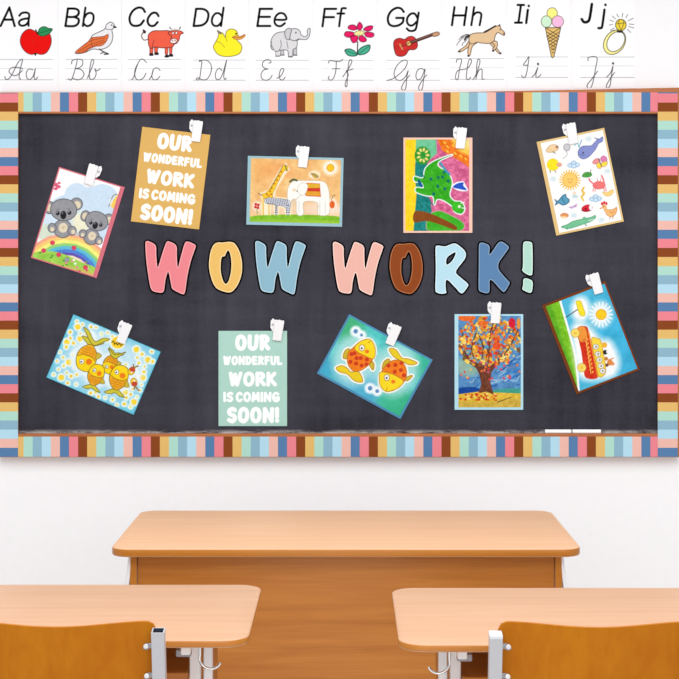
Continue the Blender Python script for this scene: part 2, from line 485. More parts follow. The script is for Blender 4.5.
# ------------------------------------------------------------------ school chairs
def school_chair(px_c, d, ztop, label, capped, rise=0.0):
    """back posts stand at depth d from the camera; the chair faces the board"""
    xc = (px_c - VX) * d / F
    t = thing('school_chair', (xc, yd(d), 0), label, 'chair', 'school chairs pushed in at the desks')
    hw = 0.2155; rake = 0.20                        # post lean towards the back
    zs = 0.45
    def py(z): return (zs - z) * rake * (1 if z > zs else 0.9 if False else 1) + (ztop - zs) * rake
    wall_t = 0.0028; W = 0.027
    for s in (-1, 1):
        # hollow square post, leaning back
        a = Vector((s * hw, py(zs - 0.02), zs - 0.02)); b = Vector((s * hw, py(ztop), ztop))
        dvec = (b - a).normalized(); q = dvec.to_track_quat('Z', 'Y').to_matrix(); L = (b - a).length
        bm = bmesh.new()
        xs, ysv = Vector((1, 0, 0)), dvec.cross(Vector((1, 0, 0))).normalized()
        def ring(c, h): return [bm.verts.new(c + xs * (i * h) + ysv * (j * h)) for i, j in ((-1, -1), (1, -1), (1, 1), (-1, 1))]
        r0, r1, r2, r3 = ring(a, W / 2), ring(b, W / 2), ring(b, W / 2 - wall_t), ring(b - dvec * 0.09, W / 2 - wall_t)
        for A, B in ((r0, r1), (r1, r2), (r2, r3)):
            for k in range(4):
                fc = bm.faces.new((A[k], A[(k + 1) % 4], B[(k + 1) % 4], B[k]))
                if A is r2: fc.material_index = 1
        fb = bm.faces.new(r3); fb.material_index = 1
        bm.faces.new(r0[::-1])
        po = obj('back_post', bm, [STEEL, DARK], t)
        if capped:
            obj('end_cap', boxm(b + dvec * 0.003, (W * 1.02, W * 1.02, 0.008), 0.0015, 2, q), PLASTIC, po)
        # legs
        bm = bmesh.new(); beam(bm, (s * hw, py(zs - 0.02), zs - 0.006), (s * hw, -0.02, 0.012), W, W); lg = obj('leg', bm, STEEL, t)
        obj('foot_cap', boxm((s * hw, -0.02, 0.01), (0.032, 0.032, 0.02), 0.003, 1), RUBBER, lg)
        bm = bmesh.new(); beam(bm, (s * (hw - 0.035), 0.40, zs - 0.006), (s * (hw - 0.035), 0.43, 0.012), W, W); lg = obj('leg', bm, STEEL, t)
        obj('foot_cap', boxm((s * (hw - 0.035), 0.43, 0.01), (0.032, 0.032, 0.02), 0.003, 1), RUBBER, lg)
        bm = bmesh.new(); beam(bm, (s * hw, py(zs), zs - 0.02), (s * (hw - 0.035), 0.41, zs - 0.02), W, W); obj('seat_rail', bm, STEEL, t)
        # lugs and bolts on the camera side of the backrest
        for dz in (0.037 - rise, 0.103 - rise):
            z = ztop - dz; yv = py(z) + 0.016
            rot = Matrix.Rotation(math.atan(rake), 3, 'X')
            bm = bmesh.new(); box(bm, Vector((s * (hw - 0.018), yv - 0.005, z)), (0.022, 0.003, 0.012), 0.001, 1, rot)
            cyl(bm, (s * (hw - 0.028), yv - 0.004, z), 0.0085, 0.003, 'Y', 20)
            lug = obj('bracket', bm, GREY_STEEL, t, smooth=True)
            bm = bmesh.new(); cyl(bm, (s * (hw - 0.028), yv - 0.008, z), 0.0052, 0.006, 'Y', 16)
            bmesh.ops.bevel(bm, geom=[e for e in bm.edges if len(e.link_faces) == 2 and abs(e.verts[0].co.y - e.verts[1].co.y) < 1e-6], offset=0.0015, segments=2, affect='EDGES')
            obj('bolt', bm, CHROME, lug, smooth=True)
    # curved plywood backrest: wavy top edge, hollow across
    n = 40; half = 0.2135; zb = ztop - 0.16
    bm = bmesh.new(); cols = []
    for i in range(n + 1):
        u = -1 + 2 * i / n
        x = half * u
        top = ztop + rise + 0.0075 + 0.009 * (0.5 - 0.5 * math.cos(math.pi * min(abs(u) / 0.88, 1.0)))
        e = max(0.0, (abs(u) - 0.87) / 0.13)
        top -= 0.030 * (1 - math.sqrt(max(0.0, 1 - e * e)))
        bot = zb + 0.026 * (1 - math.sqrt(max(0.0, 1 - e * e)))
        bow = 0.022 * (1 - u * u)                    # hollow towards the sitter
        col = []
        for th in (0.0, 0.010):
            for k in range(7):
                z = bot + (top - bot) * k / 6
                col.append(bm.verts.new((x, py(z) - bow + th + 0.016, z)))
        cols.append(col)
    for A, B in zip(cols, cols[1:]):
        for k in range(6):
            bm.faces.new((A[k], B[k], B[k + 1], A[k + 1]))
            bm.faces.new((A[7 + k], A[8 + k], B[8 + k], B[7 + k]))
        bm.faces.new((A[6], B[6], B[13], A[13])); bm.faces.new((A[0], A[7], B[7], B[0]))
    for A in (cols[0], cols[-1]):
        for k in range(6): bm.faces.new((A[k], A[k + 1], A[8 + k], A[7 + k]))
    obj('backrest', bm, PLY, t, smooth=True)
    obj('seat', slab(rrect(-0.2, 0.2, 0.07, 0.45, 0.05), zs - 0.006, zs + 0.005, 0.003), PLY, t, smooth=True)
    return t
school_chair(55.8, 3.20, 0.844, 'amber plywood school chair with an open topped light steel post, at the left desk', False)
school_chair(598.5, 3.19, 0.834, 'amber plywood school chair with capped grey post, at the right desk', True, 0.012)
# ------------------------------------------------------------------ cut-out letters
W_ = [(36, 92), (40, 77), (58, 73), (112, 102), (110, 160), (119, 272), (142, 190), (177, 83), (192, 73), (252, 101), (250, 170), (256, 274), (280, 170), (305, 84), (324, 75), (382, 101), (376, 124), (345, 210), (322, 310), (307, 425), (297, 438), (280, 433), (218, 403), (212, 370), (193, 268), (172, 340), (165, 412), (152, 428), (100, 421), (74, 405), (58, 320), (42, 200)]
O_ = [(470, 105), (500, 92), (530, 95), (575, 88), (612, 96), (645, 148), (664, 225), (662, 310), (636, 382), (602, 425), (575, 436), (530, 426), (480, 402), (450, 332), (436, 250), (446, 160)]
OH = [(566, 143), (580, 160), (591, 215), (590, 285), (575, 352), (555, 380), (534, 360), (516, 290), (519, 215), (527, 188), (545, 190), (552, 172)]
R_ = [(228, 152), (245, 138), (310, 149), (332, 145), (385, 122), (420, 122), (490, 178), (509, 215), (500, 262), (404, 377), (440, 417), (532, 490), (522, 515), (480, 573), (455, 573), (420, 532), (322, 428), (322, 545), (334, 570), (290, 580), (240, 569), (227, 547), (235, 350)]
RH = [(327, 248), (408, 197), (416, 212), (385, 280), (327, 326)]
K_ = [(79, 130), (95, 114), (120, 114), (183, 140), (168, 245), (250, 118), (275, 104), (300, 108), (354, 150), (346, 175), (230, 330), (345, 462), (360, 470), (356, 490), (315, 562), (293, 560), (175, 425), (178, 540), (172, 568), (140, 574), (90, 557), (75, 540), (80, 300)]
X1 = [(478, 116), (500, 101), (550, 107), (566, 124), (567, 400), (550, 413), (520, 406), (468, 370), (480, 330)]
X2 = [(480, 446), (500, 434), (540, 445), (570, 465), (563, 555), (545, 573), (480, 546), (470, 530), (481, 500)]
def px(pts, x0, y0, k, dx=0, dy=0): return [(x0 + a / k + dx, y0 + b / k + dy) for a, b in pts]
OUTLINE = mat('black_paper_outline', (5, 4, 5), 0.9, 0, 0.03)

def resample(loop, step):
    p = [Vector(q) for q in loop]; out = []
    for i in range(len(p)):
        a, b = p[i], p[(i + 1) % len(p)]; L = (b - a).length; n = max(1, int(round(L / step)))
        out += [a + (b - a) * (k / n) for k in range(n)]
    return out

def letter(name, loops, rgb, rim, label, y=YS - 0.0012):
    loops = [chaikin(l, 2) for l in loops]
    allp = [q for l in loops for q in l]
    cx = (min(q[0] for q in allp) + max(q[0] for q in allp)) / 2; cy = (min(q[1] for q in allp) + max(q[1] for q in allp)) / 2
    root = thing(name, P(cx, cy, y), label, 'letter', 'cut-out letters on the chalkboard')
    mpp = (D + y - 0.003) / F
    def loc(q, dy): return Vector(((q[0] - cx) * mpp, dy, -(q[1] - cy) * mpp))
    # coloured face with thickness
    bm = bmesh.new(); es = []
    for l in loops:
        v = [bm.verts.new(loc(q, -0.0032)) for q in l]
        es += [bm.edges.new((v[i], v[(i + 1) % len(v)])) for i in range(len(v))]
    bmesh.ops.triangle_fill(bm, use_beauty=True, use_dissolve=False, edges=es)
    g = bmesh.ops.extrude_face_region(bm, geom=list(bm.faces))
    bmesh.ops.translate(bm, verts=[v for v in g['geom'] if isinstance(v, bmesh.types.BMVert)], vec=(0, 0.0028, 0))
    obj('letter_face', bm, mat(name + '_face', tuple(v * 0.945 for v in rgb), 0.8, 0, 0.06), root)
    # bands that follow the cut edge
    def band(w_out, w_in, ya, yb, nm, m):
        bm = bmesh.new()
        for l in loops:
            p = resample(l, 0.6); n = len(p)
            ar = sum(p[i].x * p[(i + 1) % n].y - p[(i + 1) % n].x * p[i].y for i in range(n))
            first = l is loops[0] or (len(loops) > 1 and name == 'exclamation_mark')
            sgn = (1 if ar > 0 else -1) * (1 if first else -1)
            A, B = [], []
            for i in range(n):
                tt = (p[(i + 1) % n] - p[i - 1]).normalized(); nn = Vector((tt.y, -tt.x)) * sgn
                A.append(p[i] + nn * w_out); B.append(p[i] - nn * w_in)
            va = [bm.verts.new(loc(q, yb)) for q in A]; vb = [bm.verts.new(loc(q, yb)) for q in B]
            va2 = [bm.verts.new(loc(q, ya)) for q in A]; vb2 = [bm.verts.new(loc(q, ya)) for q in B]
            for i in range(n):
                j = (i + 1) % n
                bm.faces.new((va[i], va[j], vb[j], vb[i])); bm.faces.new((va2[i], vb2[i], vb2[j], va2[j]))
                bm.faces.new((va[i], va2[i], va2[j], va[j])); bm.faces.new((vb[i], vb[j], vb2[j], vb2[i]))
        return obj(nm, bm, m, root)
    band(1.5, 0.5, 0.0, -0.0026, 'outline', OUTLINE)
    band(0.0, 0.95, -0.0030, -0.0038, 'pale_rim', mat(name + '_rim', tuple(v * 0.96 for v in rim), 0.8, 0, 0.06))
    return root
letter('letter_w', [px(W_, 140, 230, 6.79)], (243, 140, 148), (248, 176, 178), 'pink cut-out letter W, first letter of the word WOW')
letter('letter_o', [px(O_, 325, 230, 6.79, -180.5, -1.4), px(OH, 325, 230, 6.79, -180.5, -1.4)], (243, 197, 110), (252, 224, 168), 'golden yellow cut-out letter O in the word WOW')
letter('letter_w', [px(W_, 140, 230, 6.79, 109.8, 0)], (146, 189, 208), (188, 218, 230), 'grey blue cut-out letter W, last letter of the word WOW')
letter('letter_w', [px(W_, 140, 230, 6.79, 187.4, 0.8)], (243, 188, 174), (252, 218, 208), 'pale peach cut-out letter W, first letter of the word WORK')
letter('letter_o', [px(O_, 325, 230, 6.79), px(OH, 325, 230, 6.79)], (148, 74, 34), (178, 112, 74), 'brown cut-out letter O in the word WORK')
letter('letter_r', [px(R_, 410, 230, 9.057), px(RH, 410, 230, 9.057)], (190, 229, 243), (226, 245, 250), 'pale blue cut-out letter R in the word WORK')
letter('letter_k', [px(K_, 470, 230, 9.053)], (97, 137, 180), (138, 165, 192), 'denim blue cut-out letter K in the word WORK')
letter('exclamation_mark', [px(X1, 470, 230, 9.053), px(X2, 470, 230, 9.053)], (186, 228, 212), (220, 243, 232), 'mint green cut-out exclamation mark after the word WORK')
# ------------------------------------------------------------------ posters pinned on the board
STEP = 0.4       # spacing of the print's points, in frame pixels
def poster(name, label, corners, border, inset=None, bg=None, draw=None, group=None, local=None):
    c = np.array(corners, float); cx, cy = c.mean(0)
    w = (np.hypot(*(c[1] - c[0])) + np.hypot(*(c[2] - c[3]))) / 2
    h = (np.hypot(*(c[3] - c[0])) + np.hypot(*(c[2] - c[1]))) / 2
    e = (c[1] - c[0]) + (c[2] - c[3]); e2 = (c[3] - c[0]) + (c[2] - c[1])
    th = math.atan2(e[1] / w - e2[0] / h, e[0] / w + e2[1] / h)
    yb, tk = YS - 0.0022, 0.0012
    mpp = (D + yb - tk) / F
    o = obj(name, boxm((0, -tk / 2, 0), (w * mpp, tk, h * mpp)), mat(name + '_paper', tuple(v * 0.94 for v in border), 0.8, 0, 0.06))
    o.location = P(cx, cy, yb); o.rotation_euler = (0, th, 0)
    tag(o, label, 'poster', group)
    if draw is not None:
        l, t, r, b = inset
        us = np.arange(-w / 2 + l, w / 2 - r + 1e-6, STEP); us = np.linspace(us[0], w / 2 - r, len(us))
        vs_ = np.linspace(-h / 2 + t, h / 2 - b, int((h - t - b) / STEP))
        U, V = np.meshgrid(us, vs_); U, V = U.ravel(), V.ravel()
        A = Art(cx + U * math.cos(th) - V * math.sin(th), cy + U * math.sin(th) + V * math.cos(th), bg)
        if local: A = Art(U, V, bg)      # lettering is laid out square to its own sheet
        draw(A)
        if not local: A.wash(5, 1.3, 77); A.wash(5, 3.0, 80, (1, 0.8, 0.9))   # brush grain of the paint
        co = np.stack([U * mpp, np.full(U.size, -tk - 0.0003), -V * mpp], 1)
        fc = grid(len(us), len(vs_))[:, ::-1]; tg = A.t[fc].max(1)
        for k, nm in ((0, 'printed_face' if tg.any() else 'artwork'), (1, 'lettering')):
            if (tg == k).any(): ink_mesh(nm, co, A.c, fc[tg == k], INK, o, 1.0 if local else 0.92)
    return o, mpp, tk

def zc(x0, y0, k, pts): return [(x0 + a / k, y0 + b / k) for a, b in pts]

# --- koalas
def d_koala(a):
    a.frame(20, 150, 4.85)
    G, GD, CR, K = (152, 152, 156), (98, 98, 104), (228, 214, 186), (40, 38, 42)
    a.ell(275, 225, 60, 65, (206, 226, 243)); a.ell(400, 230, 75, 65, (206, 226, 243)); a.poly([(150, 260), (220, 215), (300, 180), (400, 190), (470, 230), (440, 420), (250, 420), (90, 420)], (206, 226, 243))
    a.ell(150, 330, 60, 80, (214, 232, 246)); a.ell(300, 350, 50, 50, (238, 236, 208), soft=6); a.ell(120, 400, 40, 40, (214, 226, 206), soft=4)
    # butterfly and yellow wing
    for x, y, r in ((172, 168, 13), (186, 178, 12), (174, 188, 10), (190, 160, 8)): a.ell(x, y, r, r * 0.7, (226, 96, 128))
    a.poly([(440, 270), (470, 220), (490, 215), (480, 290)], (248, 206, 96)); a.line([(430, 275), (450, 225), (470, 215)], (120, 110, 90), 4)
    # rainbow
    cx, cy = 235, 640
    for r, col in ((238, (246, 170, 140)), (224, (250, 205, 120)), (208, (246, 240, 130)), (190, (150, 212, 120)), (176, (96, 190, 214)), (160, (84, 132, 214)), (143, (104, 84, 178)), (130, (244, 226, 190))):
        a.ell(cx - 10, cy - 5, r, r * 0.97, col, rot=15)
    a.poly([(60, 505), (120, 490), (200, 500), (300, 545), (365, 570), (380, 620), (40, 560)], (156, 208, 84), var=14)
    a.poly([(50, 530), (200, 560), (370, 600), (370, 640), (40, 560)], (224, 190, 110), soft=5)
    random.seed(3)
    for _ in range(26):
        x = random.uniform(80, 350); y = 505 + (x - 60) * 0.2 + random.uniform(-15, 45)
        a.ell(x, y, 6, 5, random.choice([(226, 70, 96), (240, 130, 160), (150, 190, 70), (90, 160, 60), (250, 250, 240)]))
    for x, y in ((115, 488), (188, 508), (262, 475), (158, 450), (318, 570), (228, 532)): a.ell(x, y, 11, 10, (226, 70, 100) if x != 228 else (160, 160, 170), ol=(190, 60, 80) if x != 228 else (120, 120, 130), ow=2)
    def koala(cx, cy, s, rot):
        c, n = math.cos(rot), math.sin(rot)
        def q(x, y): return (cx + s * (x * c - y * n), cy + s * (x * n + y * c))
        def E(x, y, rx, ry, col, ol=GD, ow=4): X, Y = q(x, y); a.ell(X, Y, rx * s, ry * s, col, math.degrees(rot), ol, ow)
        E(0, 100, 48, 48, G); E(2, 95, 24, 26, CR, None)
        a.line([q(-4, 88), q(2, 98), q(8, 88)], (190, 168, 130), 3)
        E(-75, -8, 27, 33, G); E(-78, -8, 15, 20, CR, None)
        E(66, -34, 32, 32, G); E(70, -30, 19, 20, CR, None)
        E(0, 0, 70, 58, G)
        E(-56, 98, 22, 24, G); E(50, 108, 22, 24, G); E(-55, 106, 11, 12, CR, None); E(56, 114, 11, 12, CR, None)
        E(0, 28, 16, 22, K, None); E(-30, 20, 10, 11, K, None); E(31, 14, 10, 11, K, None)
        E(-33, 16, 2.5, 2.5, (250, 250, 250), None); E(28, 10, 2.5, 2.5, (250, 250, 250), None); E(-5, 18, 4, 4, (130, 130, 134), None)
        a.line([q(-36, 2), q(-26, -4)], GD, 3); a.line([q(22, -8), q(32, -4)], GD, 3)
    koala(212, 290, 0.92, 0.05); koala(372, 345, 0.8, 0.32)
    a.ell(278, 408, 10, 10, (200, 200, 200)); a.ell(440, 250, 10, 14, (255, 255, 255), a=0.5)
poster('koala_poster', 'drawing of two grey koalas above a rainbow on tilted pink-edged paper', zc(20, 150, 4.85, [(190, 82), (508, 180), (372, 622), (52, 522)]), (222, 118, 132), (1.3, 1.3, 4.2, 1.2), (252, 251, 252), d_koala, 'pictures on the chalkboard')

# --- giraffe, zebra and elephant
def d_giraffe(a):
    a.wash(20, 7, 4, (0.6, 1, 1)); a.frame(235, 135, 5.658)
    a.ell(520, 420, 120, 40, (246, 222, 200), soft=8); a.ell(300, 420, 230, 50, (242, 214, 186), soft=10, a=0.7); a.ell(240, 200, 90, 40, (236, 150, 84), soft=8, a=0.5); a.ell(150, 190, 60, 60, (240, 176, 104), soft=8, a=0.6)
    a.poly([(70, 470), (200, 452), (400, 452), (620, 470), (620, 560), (60, 560)], (130, 190, 50), var=18, cell=3); a.poly([(70, 492), (300, 482), (620, 494), (620, 530), (60, 530)], (158, 204, 60), soft=3)
    W = (250, 248, 240)
    # white halos
    a.poly([(140, 330), (185, 312), (258, 185), (290, 158), (312, 196), (285, 222), (232, 310), (225, 350), (310, 358), (322, 395), (316, 452), (285, 452), (276, 415), (250, 408), (246, 452), (222, 452), (218, 392), (204, 390), (202, 452), (150, 452), (152, 370)], (250, 238, 208), False, soft=1.6)
    # elephant
    a.poly([(300, 300), (330, 262), (400, 258), (500, 264), (530, 310), (535, 380), (530, 448), (470, 450), (466, 385), (390, 380), (388, 448), (350, 448), (345, 370), (322, 370), (310, 420), (300, 425), (296, 360)], W, ol=(190, 180, 160), ow=3)
    a.poly([(385, 290), (410, 270), (480, 275), (486, 350), (400, 345)], (206, 60, 44), False); a.poly([(412, 272), (480, 278), (480, 300), (408, 300)], (226, 176, 50), False); a.poly([(405, 318), (482, 320), (484, 346), (400, 342)], (226, 160, 50), False)
    a.poly([(380, 270), (412, 285), (396, 335), (375, 340), (352, 318), (360, 290)], W, ol=(205, 195, 180), ow=3); a.line([(310, 265), (330, 252), (350, 258)], (70, 90, 60), 10)
    a.ell(352, 318, 4, 4, (120, 110, 90)); a.ell(335, 312, 12, 8, (240, 220, 190))
    for x in (362, 480, 510): a.line([(x, 375), (x, 445)], (214, 208, 200), 4)
    a.line([(300, 425), (320, 398), (345, 365), (378, 338)], (226, 218, 204), 7)
    # giraffe
    a.poly([(152, 335), (185, 318), (255, 205), (275, 170), (298, 178), (296, 205), (275, 208), (215, 330), (215, 352), (170, 362)], (243, 200, 48), ol=(170, 110, 40), ow=2)
    a.line([(160, 350), (160, 450)], (236, 196, 90), 9); a.line([(192, 350), (192, 450)], (236, 200, 110), 8)
    for x, y in ((180, 335), (198, 318), (208, 300), (224, 276), (238, 256), (250, 232), (262, 208), (205, 335), (190, 345)): a.ell(x, y, 6, 5, (200, 110, 40))
    a.line([(285, 172), (292, 200)], (60, 110, 80), 5); a.line([(270, 175), (200, 310)], (100, 90, 60), 2.5); a.line([(132, 330), (152, 342)], (90, 70, 50), 4)
    # zebra
    a.poly([(170, 362), (200, 356), (300, 368), (312, 395), (306, 448), (292, 448), (285, 410), (240, 402), (238, 446), (228, 446), (228, 395), (175, 386)], (224, 226, 232), ol=(70, 76, 96), ow=2)
    for k in range(13): x = 176 + k * 10; a.line([(x, 360 + k * 0.6), (x + 7, 390 + k)], (84, 92, 116), 4)
    for k in range(4): a.line([(290, 400 + 12 * k), (306, 402 + 12 * k)], (70, 76, 96), 4); a.line([(228, 400 + 12 * k), (240, 402 + 12 * k)], (70, 76, 96), 4)
    # bird, sun, ladybird, flower
    a.ell(450, 225, 32, 22, (252, 240, 220), soft=3); a.poly([(428, 222), (450, 214), (474, 232), (455, 246)], (206, 170, 70)); a.line([(430, 216), (470, 238)], (90, 110, 120), 4)
    a.ell(540, 186, 44, 42, (252, 238, 210), soft=5)
    for k in range(16): t = k * math.pi / 8; a.line([(540 + 24 * math.cos(t), 186 + 24 * math.sin(t)), (540 + 40 * math.cos(t), 186 + 40 * math.sin(t))], (255, 250, 240), 4)
    a.ell(540, 186, 21, 21, (243, 196, 40), ol=(220, 150, 60), ow=3)
    a.ell(552, 390, 22, 34, (252, 236, 214), soft=3); a.ell(550, 394, 15, 22, (226, 104, 46)); a.line([(545, 370), (556, 345), (566, 340)], (110, 70, 60), 3)
    a.ell(124, 402, 24, 26, (252, 232, 214), soft=3)
    for x, y in ((118, 392), (132, 396), (116, 408), (130, 412)): a.ell(x, y, 8, 8, (204, 60, 60))
    a.line([(124, 418), (126, 448)], (130, 150, 80), 4)
poster('giraffe_poster', 'orange picture of a giraffe, zebra and white elephant on pale blue paper', zc(235, 135, 5.658, [(73, 118), (614, 130), (606, 520), (64, 506)]), (160, 198, 208), (3.3, 2.2, 2.6, 3.0), (240, 190, 124), d_giraffe, 'pictures on the chalkboard')

# --- dinosaur turned on its side
def d_dino(a):
    a.frame(390, 115, 5.22)
    P_ = (214, 104, 146)
    a.poly([(245, 128), (412, 128), (412, 605), (330, 605), (180, 460), (140, 300), (200, 220), (245, 180)], P_, False, var=38, cell=2.5)
    a.poly([(245, 120), (420, 120), (420, 280), (380, 250), (320, 215), (270, 185)], (236, 120, 36), False, var=20, cell=3); a.poly([(310, 120), (420, 120), (420, 215), (360, 190)], (246, 204, 84), False, soft=3, var=12)
    for x, y in ((285, 145), (300, 165), (340, 200), (370, 215), (395, 230), (330, 160), (300, 190)): a.ell(x, y, 10, 4, (250, 200, 70), rot=40)
    a.ell(405, 130, 30, 40, (240, 224, 140), soft=5)
    a.poly([(128, 120), (240, 120), (245, 200), (180, 260), (150, 300), (128, 300)], (112, 196, 150), False, var=12)
    a.poly([(128, 250), (190, 230), (200, 300), (160, 380), (210, 440), (220, 520), (210, 610), (120, 610)], (30, 130, 126), False, var=14)
    a.poly([(70, 120), (136, 120), (130, 300), (138, 420), (122, 610), (70, 610)], (250, 212, 40), False, var=12, cell=3)
    a.ell(170, 212, 42, 48, (52, 150, 50), var=14, cell=2)
    for k in range(9): t = k * 0.7; a.ell(172 + 24 * math.cos(t), 210 + 30 * math.sin(t), 10, 6, (240, 220, 130), rot=40 * k)
    # flower, tree
    a.poly([(205, 520), (250, 500), (300, 515), (380, 560), (378, 600), (300, 605), (200, 604), (190, 560)], (66, 176, 44), var=14, cell=3, ol=(220, 160, 170), ow=3)
    a.poly([(128, 505), (180, 505), (260, 535), (345, 580), (338, 600), (270, 575), (190, 553), (126, 560)], (136, 74, 30))
    # dinosaur with white halo
    body = [(325, 208), (280, 222), (225, 245), (185, 280), (172, 330), (128, 322), (130, 346), (165, 352), (175, 382), (138, 380), (138, 402), (190, 420), (225, 425), (232, 468), (244, 440), (280, 445), (330, 480), (338, 505), (372, 515), (388, 490), (372, 455), (335, 450), (310, 420), (318, 380), (322, 345), (300, 300), (250, 268), (260, 238)]
    a.poly(body, (244, 248, 244), ol=(240, 248, 248), ow=11)
    a.poly(body, (56, 170, 36), var=16, cell=2)
    a.poly([(326, 372), (345, 356), (380, 350), (390, 368), (402, 392), (360, 392)], (238, 244, 250), ol=(240, 244, 250), ow=8); a.poly([(328, 376), (350, 358), (384, 352), (382, 368), (400, 392), (350, 384)], (40, 84, 196))
    a.line([(262, 250), (285, 282), (310, 310)], (70, 150, 180), 12)
    for x, y in ((214, 334), (252, 326), (274, 324), (250, 372), (286, 386), (228, 412), (282, 300), (304, 345)): a.ell(x, y, 8, 9, (24, 104, 110))
    a.ell(345, 480, 22, 26, (62, 190, 40)); a.ell(362, 478, 8, 8, (230, 250, 210)); a.line([(370, 460), (388, 455)], (235, 245, 240), 5); a.line([(375, 485), (392, 488)], (235, 245, 240), 5)
    a.line([(150, 345), (165, 370)], (20, 90, 150), 14)
    for k in range(26):
        t = k * 2.4; r = 50 * math.sqrt((k + 1) / 26.0); x, y = 245 + r * math.cos(t) * 1.1, 345 + r * math.sin(t) * 1.5
        a.line([(x, y), (x + 14, y + 16)], random.choice([(36, 140, 24), (96, 200, 60), (44, 154, 40)]), 5, a=0.6)
    for x, y in ((176, 430), (150, 455), (205, 445), (160, 300), (150, 580), (190, 470)): a.line([(x, y), (x + 20, y + 26)], (20, 100, 96), 8, a=0.6)
poster('dinosaur_poster', 'sideways painting of a spotted green dinosaur on pink and yellow', zc(390, 115, 5.22, [(70, 118), (430, 118), (430, 615), (70, 615)]), (251, 206, 186), (1.9, 1.9, 3.2, 1.9), (220, 120, 160), d_dino, 'pictures on the chalkboard')

# --- little animal doodles
def d_doodle(a):
    a.frame(525, 110, 5.027)
    # whale
    a.poly([(268, 205), (290, 182), (330, 180), (348, 165), (362, 148), (348, 140), (372, 146), (390, 135), (388, 158), (370, 168), (352, 200), (320, 235), (290, 246), (270, 232)], (136, 146, 204), ol=(96, 104, 160), ow=3)
    a.line([(272, 190), (262, 165), (250, 180)], (96, 190, 200), 4); a.line([(272, 185), (285, 150)], (96, 150, 200), 4); a.ell(292, 215, 4, 4, (40, 44, 80)); a.line([(275, 225), (300, 228)], (90, 96, 150), 3)
    # dog, mouse
    a.poly([(105, 205), (125, 178), (155, 175), (168, 188), (158, 205), (125, 214)], (238, 206, 160), ol=(180, 140, 100), ow=2); a.ell(160, 186, 6, 6, (150, 100, 80)); a.line([(140, 210), (152, 218)], (90, 80, 70), 4)
    a.ell(210, 188, 16, 18, (206, 204, 208), ol=(140, 140, 146), ow=3); a.line([(205, 205), (212, 225), (190, 245)], (170, 170, 176), 3)
    # lamb
    a.ell(140, 275, 30, 30, (250, 228, 40), var=20, cell=1, ol=(226, 190, 40), ow=2); a.ell(172, 275, 14, 11, (226, 170, 140)); a.line([(125, 304), (128, 316)], (150, 120, 70), 4); a.line([(150, 304), (155, 314)], (150, 120, 70), 4)
    # clouds, splashes
    for cx, cy in ((245, 274), (355, 444)):
        for dx, dy in ((-18, 4), (0, -8), (16, 2), (0, 8)): a.ell(cx + dx, cy + dy, 13, 10, (206, 228, 244), ol=(110, 160, 206), ow=2.5)
    for cx, cy in ((140, 348), (415, 308), (320, 145), (245, 530), (385, 552), (250, 435)): a.ell(cx, cy, 15, 12, (214, 230, 236), soft=3)
    # butterfly
    for dx, dy, rx, ry, c in ((-20, -4, 20, 12, (240, 150, 150)), (18, -14, 16, 18, (226, 130, 180)), (-6, 18, 12, 16, (250, 220, 70)), (20, 10, 18, 12, (250, 224, 80))): a.ell(378 + dx, 262 + dy, rx, ry, c, rot=-30, ol=(170, 100, 120), ow=2)
    a.line([(370, 245), (384, 282)], (90, 50, 60), 4)
    # sun
    for k in range(22): t = k * 2 * math.pi / 22; a.line([(226 + 34 * math.cos(t), 352 + 34 * math.sin(t)), (226 + 52 * math.cos(t + 0.06), 352 + 50 * math.sin(t + 0.06))], (244, 190, 60), 6)
    a.ell(226, 352, 36, 36, (250, 206, 110), ol=(236, 176, 70), ow=4); a.line([(214, 346), (222, 350)], (200, 130, 60), 3); a.line([(232, 350), (240, 346)], (200, 130, 60), 3); a.line([(216, 360), (226, 366), (236, 360)], (210, 120, 60), 3)
    # frog / turtle, crab, caterpillar
    a.poly([(288, 335), (296, 318), (315, 312), (332, 318), (334, 330), (315, 338)], (80, 160, 70), ol=(40, 110, 50), ow=2); a.line([(330, 320), (330, 300)], (60, 120, 60), 3)
    a.poly([(340, 378), (360, 360), (388, 362), (404, 376), (392, 394), (358, 396)], (240, 120, 120), ol=(206, 80, 90), ow=2)
    for s in ((345, 372, 325, 355, 322, 345), (398, 368, 392, 345, 384, 330)): a.line([(s[0], s[1]), (s[2], s[3]), (s[4], s[5])], (236, 104, 110), 7)
    for x in (345, 355, 395, 404): a.line([(x, 390), (x - 4 if x < 370 else x + 4, 408)], (226, 96, 104), 4)
    a.line([(366, 360), (362, 344)], (220, 90, 100), 3); a.line([(380, 360), (382, 344)], (220, 90, 100), 3)
    a.line([(296, 390), (288, 405), (298, 420), (284, 436), (294, 455)], (240, 196, 70), 9); a.line([(290, 395), (284, 410), (294, 424), (282, 440)], (200, 140, 60), 2)
    # banana, fish, butterfly small, ladybird, hen, bread, crocodile
    a.poly([(390, 412), (412, 415), (440, 400), (444, 415), (425, 432), (402, 430)], (248, 214, 130), ol=(214, 160, 90), ow=2)
    a.poly([(150, 450), (165, 458), (190, 430), (205, 425), (206, 438), (222, 452), (215, 468), (190, 478), (168, 468), (152, 478), (158, 464)], (92, 160, 190), ol=(44, 90, 130), ow=4); a.line([(185, 440), (200, 470)], (40, 80, 120), 3)
    a.line([(222, 490), (240, 486), (260, 474)], (180, 120, 190), 4); a.ell(235, 490, 10, 6, (200, 170, 210)); a.ell(252, 484, 9, 6, (196, 160, 206))
    a.ell(312, 494, 28, 17, (222, 40, 56), rot=-15, ol=(150, 30, 40), ow=2); a.ell(330, 490, 9, 14, (250, 245, 245)); a.ell(305, 496, 4, 4, (60, 20, 30)); a.line([(285, 505), (330, 505)], (70, 30, 40), 3)
    a.ell(248, 418, 8, 10, (246, 220, 190)); a.line([(240, 432), (262, 436)], (150, 200, 200), 4)
